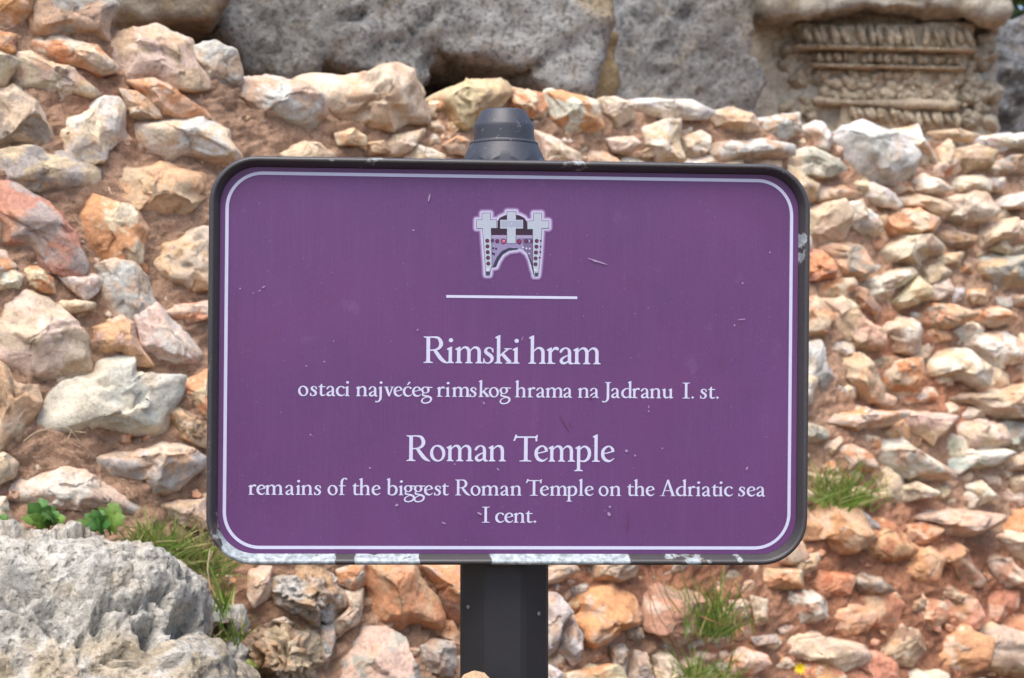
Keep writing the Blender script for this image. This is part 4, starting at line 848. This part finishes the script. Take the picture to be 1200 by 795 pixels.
def rring(hw, hh, r, n=12, m=40):
    """rounded rectangle, counter-clockwise, evenly parametrised so that rings of different inset match"""
    pts = []
    for cx, cy, a0 in ((hw - r, hh - r, 0), (-hw + r, hh - r, 90), (-hw + r, -hh + r, 180), (hw - r, -hh + r, 270)):
        for k in range(n + 1):
            a = math.radians(a0 + 90 * k / n); pts.append((cx + r * math.cos(a), cy + r * math.sin(a)))
        nx = {0: (-hw + r, hh), 90: (-hw, -hh + r), 180: (hw - r, -hh), 270: (hw, hh - r)}[a0]
        x0, y0 = pts[-1]
        for k in range(1, m): pts.append((x0 + (nx[0] - x0) * k / m, y0 + (nx[1] - y0) * k / m))
    return np.array(pts)
HW, HH, HR = 0.3040, 0.2045, 0.048
prof = [(0.0006, -.026), (0, -.012), (0, -.005), (.0007, -.0022), (.0018, -.0006), (.0032, 0), (.0048, -.0003), (.0058, -.0012), (.0066, -.003), (.0080, -.0062), (.0094, -.0094), (.0104, -.0118), (.0104, -.026)]
MS = 150
rings = []
for r, z in prof:
    R = rring(HW - r, HH - r, HR - r, 16, MS); rings.append(np.column_stack([R, np.full(len(R), z)]))
nr = len(rings[0]); npf = len(prof); V = np.concatenate(rings)
Fc = [(i * nr + k, ((i + 1) % npf) * nr + k, ((i + 1) % npf) * nr + (k + 1) % nr, i * nr + (k + 1) % nr) for i in range(npf) for k in range(nr)]
Fc = np.array([f[::-1] for f in Fc])
# places where the paint has flaked down to bare metal (photo pixels: x0, y0, x1, y1, strength)
chips = [(262, 640, 390, 663, .8), (250, 612, 275, 650, .45), (418, 656, 490, 664, .72), (444, 650, 474, 658, .7), (578, 651, 735, 664, .8), (782, 652, 832, 658, .55), (863, 651, 870, 656, .6),
         (385, 188, 448, 196, .34), (660, 191, 692, 199, .5), (430, 183, 455, 189, .42), (668, 188, 682, 192, .5), (937, 277, 943, 300, .62), (933, 290, 938, 304, .55), (244, 427, 247, 430, .5), (244, 505, 247, 520, .36), (245, 620, 256, 640, .5)]
ch = np.zeros(len(V))
for x0, y0, x1, y1, s in chips:
    a = loc_px(x0, y1); b = loc_px(x1, y0)
    dx = np.maximum(np.maximum(a[0] - V[:, 0], V[:, 0] - b[0]), 0); dy = np.maximum(np.maximum(a[1] - V[:, 1], V[:, 1] - b[1]), 0)
    ch = np.maximum(ch, s * (1 - sstep(-.002, .012, np.hypot(dx * 1.6, dy * .6))))
ch = np.where(V[:, 2] < -.02, 0, ch)
fr = mesh('frame', V, Fc, M_FRAME, sign, smooth=True, col=np.repeat(ch[:, None], 3, 1))
fr['label'] = 'dark grey raised frame with paint chipped to bare metal along its lower edge'

def flat(name, faces, mat, parent, z, thick=0.0):
    """faces: list of 2D polygons (they may overlap); merged into one flat sheet at height z"""
    vs_, fs_, n = [], [], 0
    for f in faces:
        f = np.asarray(f, float); ar = np.sum(f[:, 0] * np.roll(f[:, 1], -1) - np.roll(f[:, 0], -1) * f[:, 1])
        if ar < 0: f = f[::-1]
        vs_ += [Vector(p) for p in f]; fs_.append(list(range(n, n + len(f)))); n += len(f)
    ov, oe, of, _a, _b, src = delaunay_2d_cdt(vs_, [], fs_, 0, 1e-7)
    return np.array([(v.x, v.y, z) for v in ov]), [tuple(f) for f, k in zip(of, src) if k]
def stroke(pts, wd, closed=False, n=6):
    """a pen stroke: smooth centre line through pts with the given widths"""
    P = np.array(pts, float); W = np.array(wd if hasattr(wd, '__len__') else [wd] * len(P), float)
    idx = np.arange(len(P)); t = np.linspace(0, len(P) - 1, (len(P) - 1) * n + 1)
    def cat(a):
        out = []
        for u in t:
            i = min(int(u), len(P) - 2); f = u - i
            p0 = a[max(i - 1, 0)]; p1 = a[i]; p2 = a[i + 1]; p3 = a[min(i + 2, len(P) - 1)]
            out.append(.5 * (2 * p1 + (p2 - p0) * f + (2 * p0 - 5 * p1 + 4 * p2 - p3) * f * f + (3 * p1 - p0 - 3 * p2 + p3) * f ** 3))
        return np.array(out)
    Cc = cat(P); Ww = cat(W); T = np.gradient(Cc, axis=0); T /= np.linalg.norm(T, axis=1)[:, None] + 1e-9
    Nn = np.column_stack([-T[:, 1], T[:, 0]]); L = Cc + Nn * Ww[:, None] / 2; R = Cc - Nn * Ww[:, None] / 2
    return [np.array([L[i], R[i], R[i + 1], L[i + 1]]) for i in range(len(Cc) - 1)]
def disc(x, y, rx, ry=None, n=18, rot=0):
    ry = rx if ry is None else ry; a = np.linspace(0, 2 * math.pi, n, endpoint=False); c, s = math.cos(rot), math.sin(rot)
    X, Y = rx * np.cos(a), ry * np.sin(a); return [np.column_stack([x + X * c - Y * s, y + X * s + Y * c])]
def ringp(x, y, rx, ry, ix, iy, rot=0, n=32):
    a = np.linspace(0, 2 * math.pi, n + 1); c, s = math.cos(rot), math.sin(rot)
    o = np.column_stack([x + rx * np.cos(a), y + ry * np.sin(a)])
    X, Y = ix * np.cos(a), iy * np.sin(a); i = np.column_stack([x + X * c - Y * s, y + X * s + Y * c])
    return [np.array([o[k], o[k + 1], i[k + 1], i[k]]) for k in range(n)]
def box2(x0, y0, x1, y1): return [np.array([(x0, y0), (x1, y0), (x1, y1), (x0, y1)])]
def foot(x0, x1, cx, w=76, y=0, up=1):
    a, b = cx - w / 2, cx + w / 2
    return [np.array([(x0, y), (x1, y), (x1, y + 20 * up), (b + 10, y + 36 * up), (b, y + 66 * up), (a, y + 66 * up), (a - 10, y + 36 * up), (x0, y + 20 * up)])]
def stem(cx, y0, y1, w=76): return box2(cx - w / 2, y0, cx + w / 2, y1)
def flag(cx, y, w=76, l=42):
    a, b = cx - w / 2, cx + w / 2
    return [np.array([(a - l, y - 62), (a, y - 80), (b, y - 80), (b, y + 4), (b - 12, y + 12), (a - l * .2, y - 22), (a - l, y - 44)])]
def arch(x0, x1, w=76):
    m = (x0 + x1) / 2; k = (x1 - x0) / 240
    return stroke([(x0 + 30, 300), (x0 + 82 * k, 362), (m + 16 * k, 391), (x1 - 48 * k, 378), (x1 - 12, 335), (x1, 270), (x1, 200)], [20, 30, 46, 66, 76, w, w]) 
GL = {}
GL['i'] = (170, stem(88, 20, 330) + flag(88, 395) + foot(2, 168, 88) + disc(100, 562, 50))
GL['r'] = (280, stem(72, 20, 330) + flag(72, 395) + foot(0, 195, 80) + stroke([(108, 295), (150, 360), (195, 388), (238, 378), (262, 345)], [22, 40, 66, 72, 48]))
GL['n'] = (422, stem(75, 20, 330) + flag(75, 395) + foot(0, 160, 78) + arch(75, 335) + stem(335, 20, 210) + foot(250, 422, 336))
GL['m'] = (650, stem(75, 20, 330) + flag(75, 395) + foot(0, 160, 78) + arch(75, 318) + stem(318, 20, 210) + foot(232, 404, 318) + arch(318, 562) + stem(562, 20, 210) + foot(478, 650, 563))
GL['h'] = (416, stem(90, 20, 625) + flag(90, 690) + foot(0, 182, 90) + arch(90, 345) + stem(345, 20, 210) + foot(256, 416, 342))
GL['l'] = (200, stem(98, 20, 625) + flag(98, 690) + foot(4, 198, 98))
GL['k'] = (430, stem(90, 20, 625) + flag(90, 690) + foot(0, 178, 90) + stroke([(120, 185), (220, 275), (325, 362)], [30, 36, 40]) + box2(232, 352, 402, 378) + stroke([(172, 250), (265, 140), (370, 25)], [74, 80, 80]) + box2(262, 0, 432, 24))
GL['o'] = (375, ringp(187, 199, 187, 212, 113, 172, math.radians(10)))
GL['c'] = (345, stroke([(312, 318), (275, 368), (205, 394), (118, 368), (52, 280), (44, 170), (90, 70), (180, 22), (260, 35), (340, 92)], [64, 52, 34, 52, 74, 82, 78, 60, 36, 14]))
GL['ć'] = (345, GL['c'][1] + stroke([(165, 470), (215, 530), (262, 590)], [22, 42, 66]))
GL['e'] = (330, stroke([(300, 262), (282, 330), (215, 393), (125, 372), (52, 285), (44, 165), (88, 70), (175, 22), (250, 34), (328, 92)], [62, 62, 38, 50, 72, 80, 78, 62, 36, 14]) + stroke([(52, 205), (190, 236), (330, 278)], [28, 28, 34]))
GL['a'] = (335, stroke([(22, 282), (62, 345), (125, 390), (185, 388), (232, 345), (246, 270), (246, 90), (262, 30), (300, 12), (334, 24)], [46, 56, 34, 38, 60, 74, 76, 66, 40, 16]) + stroke([(225, 222), (140, 182), (68, 130), (46, 74), (82, 26), (150, 26), (235, 84)], [24, 34, 54, 72, 66, 46, 26]))
GL['s'] = (272, stroke([(236, 292), (208, 358), (142, 388), (78, 352), (62, 292), (110, 240), (178, 192), (218, 130), (200, 56), (130, 8), (56, 26), (20, 112)], [8, 26, 32, 52, 70, 80, 84, 76, 56, 32, 26, 8]) + [np.array([(214, 300), (238, 268), (252, 272), (242, 376), (222, 372)]), np.array([(4, 6), (18, -6), (40, 40), (30, 122), (8, 126)])])
GL['t'] = (275, stroke([(105, 400), (105, 210), (105, 100), (128, 38), (185, 22), (235, 36), (272, 66)], [74, 76, 76, 70, 52, 34, 10]) + [np.array([(4, 362), (142, 362), (142, 490), (124, 490), (70, 412), (4, 376)])] + [np.array([(140, 360), (258, 360), (272, 398), (140, 398)])])
GL['j'] = (300, stroke([(232, 335), (232, 40), (224, -90), (178, -180), (100, -222), (34, -208)], [76, 76, 74, 56, 42, 58]) + flag(232, 395) + disc(246, 562, 50))
GL['v'] = (385, stroke([(86, 385), (145, 200), (205, 5)], [80, 78, 44]) + stroke([(196, 8), (262, 190), (322, 385)], [40, 38, 36]) + box2(0, 374, 168, 398) + box2(252, 374, 388, 398))
GL['g'] = (430, ringp(165, 272, 158, 140, 84, 110, .1) + [np.array([(236, 398), (280, 352), (428, 362), (432, 398), (330, 396), (270, 408)])] + stroke([(104, 162), (62, 112), (74, 62), (150, 36), (270, 8), (366, -40), (386, -120), (328, -212), (205, -262), (90, -252), (34, -190), (60, -104), (150, -44), (225, -18)], [32, 44, 58, 62, 74, 72, 62, 52, 48, 50, 50, 38, 28, 22]))
GL['b'] = (430, stem(88, 40, 625) + flag(88, 690) + stroke([(112, 312), (180, 376), (258, 388), (348, 326), (378, 208), (346, 88), (262, 18), (165, 14), (70, 52)], [22, 36, 52, 76, 82, 76, 52, 38, 34]))
GL['d'] = (440, stem(340, 70, 625) + flag(340, 690) + stroke([(312, 362), (238, 394), (140, 362), (58, 268), (44, 160), (88, 64), (170, 22), (240, 34), (318, 92)], [28, 34, 52, 76, 82, 76, 56, 36, 22]) + [np.array([(302, 92), (378, 92), (388, 48), (440, 40), (440, 24), (326, -10), (302, -8)])])
GL['f'] = (330, stroke([(112, 20), (112, 480), (126, 590), (182, 668), (252, 682), (304, 640)], [76, 76, 74, 52, 42, 60]) + box2(6, 362, 255, 396) + foot(16, 222, 112))
GL['p'] = (406, stem(95, -215, 330) + flag(95, 398) + foot(-8, 200, 95, y=-240) + stroke([(120, 305), (190, 372), (258, 386), (338, 322), (364, 212), (334, 92), (252, 20), (175, 14), (105, 46)], [22, 34, 50, 74, 80, 74, 50, 36, 28]))
GL['u'] = (440, stroke([(95, 330), (95, 150), (118, 56), (180, 24), (240, 36), (318, 96)], [76, 76, 74, 58, 38, 20]) + flag(95, 395) + stem(345, 70, 330) + flag(345, 395) + [np.array([(307, 92), (383, 92), (392, 48), (440, 40), (440, 24), (330, -10), (307, -8)])])
GL['R'] = (582, stem(110, 20, 630, 84) + foot(0, 220, 110, 84) + [np.array([(0, 650), (150, 650), (150, 600), (68, 595), (60, 612), (0, 630)])] + stroke([(120, 632), (250, 634), (360, 604), (415, 480), (372, 372), (270, 322), (140, 314)], [34, 38, 66, 88, 66, 38, 30]) + stroke([(262, 322), (330, 220), (420, 100), (500, 34), (582, -4)], [64, 84, 86, 62, 14]))
GL['I'] = (290, stem(145, 20, 630, 84) + foot(0, 290, 145, 84) + foot(0, 290, 145, 84, 650, -1))
GL['J'] = (355, stroke([(240, 630), (240, 60), (226, -60), (170, -138), (92, -168), (30, -140)], [84, 84, 76, 54, 44, 60]) + foot(125, 355, 240, 84, 650, -1))
GL['T'] = (610, stem(312, 20, 630, 86) + foot(157, 453, 312, 86) + box2(45, 600, 575, 640) + [np.array([(0, 530), (34, 520), (68, 585), (100, 640), (80, 684), (50, 680), (30, 600)]), np.array([(556, 512), (592, 516), (592, 590), (610, 676), (580, 676), (552, 640), (548, 590)])])
GL['A'] = (628, stroke([(98, 10), (200, 330), (305, 650)], [36, 38, 40]) + stroke([(302, 672), (410, 350), (520, 10)], [70, 86, 88]) + box2(178, 208, 440, 238) + box2(0, 0, 195, 22) + box2(420, 0, 628, 22))
GL['.'] = (120, [np.array([(60, -18), (82, 20), (122, 42), (82, 64), (60, 102), (38, 64), (-2, 42), (38, 20)])])

# the board: everything printed lies on the panel
pr = rring(HW - .0104, HH - .0104, HR - .0104, 16, 2)
panel = mesh('panel', np.column_stack([pr, np.full(len(pr), PZ)]).tolist() + np.column_stack([pr, np.full(len(pr), PZ - .003)]).tolist(),
             [tuple(range(len(pr))), tuple(range(2 * len(pr) - 1, len(pr) - 1, -1))] + [(k, k + len(pr), (k + 1) % len(pr) + len(pr), (k + 1) % len(pr)) for k in range(len(pr))], M_PURPLE, sign, smooth=False)
panel['label'] = 'faded purple board face with fine scratches and white flecks'
def put(name, polys, mat, z):
    V, Fs = flat(name, polys, mat, panel, z); return mesh(name, V, Fs, mat, panel, smooth=False)
L0 = loc_px(264.6, 424, PZ)[0]; L1 = loc_px(926.0, 424, PZ)[0]; T0 = loc_px(595, 207.5, PZ)[1]; B0 = loc_px(595, 642, PZ)[1]
def border(hw, hh, r): return rring(hw, hh, r, 14, 2) + np.array([(L0 + L1) / 2, (T0 + B0) / 2])
bo = border((L1 - L0) / 2 + .0017, (T0 - B0) / 2 + .0017, .0375); bi = border((L1 - L0) / 2 - .0016, (T0 - B0) / 2 - .0016, .0337)
nb = len(bo)
mesh('border_line', [(x, y, PZ + .0003) for x, y in bo] + [(x, y, PZ + .0003) for x, y in bi], [(k, (k + 1) % nb, nb + (k + 1) % nb, nb + k) for k in range(nb)], M_WHITE, panel, smooth=False)
d0 = loc_px(523, 347.5, PZ); d1 = loc_px(676.4, 349.2, PZ); ym = (d0[1] + d1[1]) / 2
put('divider_line', box2(d0[0], ym - .00135, d1[0], ym + .00135), M_WHITE, PZ + .0003)

def line(text, xs, base, cap_px):
    """one line of writing: left edges of its letters in photo pixels"""
    polys = []; k = 0; mid = (xs[0] + xs[-1]) / 2; s = cap_px / 1793 * DS / 650 * 1.005
    _, yb = loc_px(mid, base, PZ)
    for ch_ in text:
        if ch_ == ' ': continue
        x, _ = loc_px(xs[k] + .3, base, PZ); k += 1
        sx = s * (1.07 if cap_px < 25 else 1.03)
        if ch_ == 'm' and cap_px < 25: sx *= 1.03
        for p in GL[ch_][1]:
            for e in ((-6, 6) if cap_px < 25 else (-2, 2)): polys.append((p + np.array([e, 0])) * np.array([sx, s]) + np.array([x, yb]))
    assert k == len(xs), (text, k, len(xs))
    return put('lettering', polys, M_WHITE, PZ + .0003)
line('Rimski hram', [496, 523, 533.5, 565.6, 579.4, 600, 619, 640.8, 655, 671.8], 426.2, 31.0)
line('ostaci najvećeg rimskog hrama na Jadranu I. st.', [349.2, 363, 372.6, 382.1, 393.4, 403.8, 417.2, 431.7, 438.6, 449.5, 460.9, 471.8, 482.7, 493,
      512.1, 521.7, 529.8, 550, 560.5, 572.7, 585, 603.2, 618.3, 628, 639.3, 659.7, 677.2, 691, 704.8, 715.7, 727.7, 740.8, 750.5, 761.5, 775.3, 799.3, 809.4, 820, 829.4, 838.6], 465.7, 18.6)
line('Roman Temple', [476, 503.6, 523.3, 555.6, 572.4, 601, 625.9, 642.7, 673.2, 693.4, 703.9], 540.9, 30.0)
line('remains of the biggest Roman Temple on the Adriatic sea', [291.2, 300.4, 310.7, 334, 346.5, 353, 367.8, 383.7, 396.6, 412.2, 420.4, 435.3, 452.7, 466.9, 472.9, 484.6, 496.7, 508.4, 517.2,
      533.2, 551.2, 564, 585.9, 598, 616, 632.6, 644.3, 663.7, 677.6, 685, 701.3, 714.5, 734.3, 742.4, 756.5, 773, 791.7, 805.9, 815.3, 822.2, 833.5, 841.6, 848.2, 864.9, 874.8, 886], 580.9, 18.5)
line('I cent.', [564.4, 580.1, 590.9, 601.9, 615.4, 624.6], 612.7, 18.6)

# the emblem: three crosses over a jewelled arch
def E(pts): return np.array([loc_px(545 + x / 8.373, 240 + y / 8.368, PZ) for x, y in pts])
def Ed(x, y, r): return E([(x + r * math.cos(a), y + r * math.sin(a)) for a in np.linspace(0, 2 * math.pi, 12, endpoint=False)])
crossL = [(168, 85), (248, 85), (248, 150), (308, 150), (308, 230), (252, 230), (258, 400), (262, 600), (245, 650), (240, 690), (205, 690), (200, 600), (185, 400), (172, 232), (112, 232), (112, 150), (168, 150)]
crossR = [(672, 85), (750, 85), (750, 160), (820, 160), (820, 230), (752, 230), (735, 500), (722, 640), (715, 700), (680, 700), (668, 600), (665, 240), (612, 240), (612, 165), (672, 160)]
crossM = [(412, 70), (498, 70), (498, 150), (568, 150), (568, 235), (496, 235), (496, 330), (495, 380), (412, 380), (412, 235), (345, 235), (345, 150), (412, 150)]
back = [(250, 300), (250, 230), (318, 230), (318, 165), (340, 130), (390, 105), (460, 96), (530, 105), (580, 130), (605, 165), (610, 235), (668, 235), (668, 300)]
body = [(255, 300), (668, 300), (668, 650), (640, 540), (610, 480), (560, 440), (480, 420), (420, 425), (360, 460), (310, 520), (270, 615), (258, 615)]
inner = [(266, 618), (310, 515), (360, 455), (430, 423), (520, 428), (520, 440), (430, 452), (368, 492), (328, 552), (304, 612)]
innerR = [(605, 478), (640, 530), (672, 600), (690, 700), (672, 690), (650, 600), (630, 540)]
def grow(shapes, r):
    out = []
    for s in shapes:
        out.append(E(s)); n = len(s)
        for k in range(n):
            a, b = np.array(s[k], float), np.array(s[(k + 1) % n], float); d = (b - a) / (np.linalg.norm(b - a) + 1e-9); p = np.array([-d[1], d[0]]) * r
            out.append(E([a + p, b + p, b - p, a - p])); out.append(Ed(a[0], a[1], r))
    return out
emb = bpy.data.objects.new('emblem', None); link(emb, panel)
allS = [crossL, crossR, crossM, back, body, inner]
eV, eF, eM = [], [], []; mats = []
def layer(polys, c, z, k=.62):
    V, Fs = flat('emblem', polys, None, None, PZ + z); o = len(eV)
    eV.extend(V.tolist()); eF.extend([tuple(i + o for i in f) for f in Fs]); eM.extend([len(mats)] * len(Fs))
    mats.append(plain('emblem_print', c, .5, .3, k, .08, 400))
for r, c, z in ((44, (130, 92, 146), .00025), (38, (150, 118, 168), .0003), (31, (176, 152, 196), .00035), (25, (200, 184, 222), .0004), (19, (216, 208, 236), .00045)): layer(grow(allS, r), c, z)
layer([E(back)], (62, 36, 58), .0005)
layer([E(body)], (160, 148, 186), .00055)
layer([E([(258, 300), (668, 300), (668, 330), (258, 330)])], (178, 166, 200), .0006)
layer([E([(560, 330), (668, 330), (668, 640), (640, 540), (610, 480), (575, 445)])], (128, 112, 150), .0006)
layer([E(inner), E(innerR)], (58, 62, 84), .00065)
layer(grow([crossL, crossR, crossM], 4.5), (70, 74, 96), .0007)
layer([E(crossL), E(crossR), E(crossM), E([(412, 348), (490, 348), (490, 376), (412, 376)])], (196, 204, 216), .00075)
layer([E([(355, 158), (560, 158), (560, 222), (355, 222)])], (178, 184, 204), .0008)
jl = [(218, 355), (220, 410), (222, 467), (225, 522), (228, 578)]; jr = [(702, 357), (700, 413), (695, 470), (692, 528), (690, 585)]
row = [(376, 360, 27), (530, 362, 25), (315, 358, 20), (268, 352, 17), (600, 358, 20), (650, 358, 16)]
layer([Ed(x, y, 20) for x, y in jl + jr] + [Ed(x, y, r) for x, y, r in row] + [Ed(x, y, 10) for x, y in ((742, 355), (741, 412), (738, 465), (732, 520), (275, 428), (304, 432), (270, 478), (285, 485))], (70, 34, 78), .00085)
layer([Ed(x + 2, y + 1, 12) for x, y in jl + jr] + [Ed(x, y, r * .6) for x, y, r in row[2:]], (122, 52, 96), .0009)
layer([Ed(376, 360, 21)], (206, 84, 122), .0009); layer([Ed(530, 362, 18)], (160, 50, 96), .00095)
layer([Ed(x, y, r) for x, y, r in ((222, 640, 16), (690, 642, 13), (568, 420, 9), (602, 430, 9), (634, 432, 9), (632, 358, 7), (380, 356, 6), (456, 188, 6), (630, 480, 7))], (224, 226, 238), .00095)
layer([E([(205, 655), (243, 655), (238, 688), (206, 688)]), E([(684, 668), (716, 668), (712, 698), (684, 698)])], (66, 74, 92), .0009)
bpy.data.objects.remove(emb); mesh('emblem', eV, eF, mats, panel, smooth=False, mi=eM)

# flecks where the purple has chipped, and two longer scratches
rs = np.random.RandomState(3); fl = []
def fleck(px, py, a, b, rot):
    fl.append(np.array([loc_px(px + a * math.cos(t) * math.cos(rot) - b * math.sin(t) * math.sin(rot), py + a * math.cos(t) * math.sin(rot) + b * math.sin(t) * math.cos(rot), PZ) for t in np.linspace(0, 2 * math.pi, 7, endpoint=False)]))
for px, py, a, b, r in ((281.5, 338.5, 1.1, 1, 0), (297, 343.5, .8, .8, 0), (304.5, 341, 1.6, .7, -.6), (309, 336.5, 2.2, .8, -.5), (700, 306.6, 13, .9, .32), (697.5, 306, 4, 1.3, .3), (465, 592, 2.2, 1.4, -.6), (433.5, 548.5, 1.4, 1, .2), (364, 509.5, 1.2, 1, 0),
                        (573, 464.5, 1.3, .9, 1.2), (567, 472.5, 2, .9, 1.2), (734, 528.5, 2, 1.5, .3), (744, 534, 1.2, 1.2, 0), (776, 525.5, 1, .9, 0), (875, 549, 1.2, 2.2, .4), (562, 602, 3.4, 1.2, .5), (520, 613, 3, .8, .4), (714.5, 594, 1.5, 1.3, 0), (713.5, 602.5, 1.8, 2.6, -.5),
                        (612, 397, .5, 2.8, .3), (583.5, 550, 2, .9, .8), (533, 544, .9, .9, 0), (870, 332, 1.1, 1.1, 0), (860.5, 381.5, 1.1, 1.1, 0), (902, 296, 1, 1, 0), (484.5, 270, 1.5, .9, .2), (489.5, 386.5, 1, .9, 0), (869, 374.5, 5, .6, -.1), (489, 387, .9, .9, 0), (503, 232, 1, 5, .2), (760, 482, 1.2, 1, 0), (760, 477, .8, 1.8, .2), (359, 429, 1, 1, 0), (380, 424, 1.2, .9, 0), (391, 400, .8, .8, 0)): fleck(px, py, a, b, r)
for _ in range(110):
    a = rs.uniform(.25, .6); fleck(rs.uniform(275, 920), rs.uniform(215, 640), a, a * rs.uniform(.6, 1), rs.uniform(0, 3))
put('paint_flecks', fl, plain('fleck', (176, 150, 184), .6, .3, .66), PZ + .0011)['kind'] = 'stuff'
fl = []
for px, py, a, b, r in ((661, 495, 11, 1.0, 1.05), (735, 612, .9, 12, .1), (668, 497, 3, .8, 1.1), (692.5, 465.5, 3.4, 1.2, -.7)): fleck(px, py, a, b, r)
put('rust_streaks', fl, plain('rust_mark', (118, 70, 112), .7, .2, .64), PZ + .0012)['kind'] = 'stuff'

# post and finial (upright, so they lie under the tilted board's empty with the tilt undone)
PX, PY_ = on_depth(590.5, 420, 1.612)[0], 1.612
inv = SM.inverted()
def upright(o):
    o.parent = sign; o.matrix_parent_inverse = Matrix(); o.matrix_local = inv @ Matrix.Translation((PX, PY_, 0)); return o
AP = 0.0449; rot0 = math.radians(2.2)
def oct_ring(ap, z, n=8, off=22.5, bev=.003):
    R = ap / math.cos(math.pi / n); out = []
    for k in range(n):
        a = rot0 + math.radians(off) + 2 * math.pi * k / n
        for s in (-1, 1):
            aa = a + s * bev / ap; out.append((R * .998 * math.cos(aa), R * .998 * math.sin(aa), z))
    return out
ztop = on_depth(590, 200, PY_)[2]; zs = [-.05] + list(np.linspace(.0, ztop, 8))
V = sum([oct_ring(AP, z) for z in zs], []); n = 16
Fc = [(i * n + k, i * n + (k + 1) % n, (i + 1) * n + (k + 1) % n, (i + 1) * n + k) for i in range(len(zs) - 1) for k in range(n)] + [tuple(range((len(zs) - 1) * n, len(zs) * n))]
post = upright(mesh('post', V, Fc, M_POST, smooth=False))
for px, py, r in ((549.3, 711.5, 2.7), (630.8, 719.3, 2.9)):
    d = ray(px, py); d2 = d[:2] 
    best = None                                        # nearest facet the sight line meets
    for k in range(8):
        a = rot0 + 2 * math.pi * k / 8; nrm = np.array([math.cos(a), math.sin(a)]); den = d2 @ nrm
        if den < 0:
            t = (AP + np.array([PX, PY_]) @ nrm) / den; h = d2 * t - np.array([PX, PY_]); tang = np.array([-nrm[1], nrm[0]])
            if abs(h @ tang) < AP * .42: best = (nrm, np.array([h[0], h[1], CZ + d[2] * t]))
    nrm, h = best; N3 = np.array([nrm[0], nrm[1], 0]); T3 = np.array([-nrm[1], nrm[0], 0]); U3 = np.array([0, 0, 1.]); rr = r * PY_ / F
    V = []; Fc = []
    pf = [(1, -.001), (1, .0006), (.86, .0014), (.45, .0019), (.3, .0012)]
    for a_, z_ in pf:
        for k in range(14):
            aa = 2 * math.pi * k / 14; V.append(h + N3 * z_ + (T3 * math.cos(aa) + U3 * math.sin(aa)) * rr * a_)
    Fc = [(i * 14 + k, i * 14 + (k + 1) % 14, (i + 1) * 14 + (k + 1) % 14, (i + 1) * 14 + k) for i in range(4) for k in range(14)] + [tuple(range(56, 70))]
    sc = mesh('screw', V, Fc, M_STEEL); sc.parent = post; sc.matrix_parent_inverse = Matrix()
px1 = PY_ / F; zt = lambda py: on_depth(590, py, PY_)[2]
NS = 96
def fin_ring(f): return [(f(a)[0] * math.cos(a), f(a)[0] * math.sin(a), f(a)[1]) for a in np.linspace(0, 2 * math.pi, NS, endpoint=False)]
def octR(a, ap=47.4): 
    u = (a - rot0 + math.pi / 8) % (math.pi / 4) - math.pi / 8
    return min(ap / math.cos(u), ap * 1.07)
slope = 2.2
def cone(r): return 170.5 + (r - 40) * slope
R_ = [lambda a: (octR(a) * px1, zt(216)), lambda a: (octR(a) * px1, zt(cone(octR(a)) + .4))]
for f_ in (.66, .33, .0):
    R_.append(lambda a, f_=f_: ((39.2 + (octR(a) - 39.2) * f_) * px1, zt(cone(39.2 + (octR(a) - 39.2) * f_))))
for r, y in ((37.6, 162.6), (37.6, 161.6), (39.6, 161.0), (40.4, 159.8), (40.2, 158.4), (39, 157.4), (36.0, 156.8), (35.4, 155.8), (35.3, 150), (35.3, 142), (35.2, 138.8), (34.8, 137.6), (30.5, 129.6), (26.2, 121.8), (25.2, 120.6), (23.0, 119.6), (12, 118.6), (.2, 118.3)):
    R_.append(lambda a, r=r, y=y + 10: (r * px1, zt(y)))
V = sum([fin_ring(f) for f in R_], [])
Fc = [(i * NS + k, i * NS + (k + 1) % NS, (i + 1) * NS + (k + 1) % NS, (i + 1) * NS + k) for i in range(len(R_) - 1) for k in range(NS)] + [tuple(range((len(R_) - 1) * NS, len(R_) * NS))]
fin = upright(mesh('finial', V, Fc, M_FINIAL, smooth=True))
fin.data.polygons.foreach_set('use_smooth', [True] * len(fin.data.polygons))
fin.data.set_sharp_from_angle(angle=math.radians(24))
fin['label'] = 'scuffed grey bolt-shaped cap on top of the post'
fr.data.set_sharp_from_angle(angle=math.radians(50))
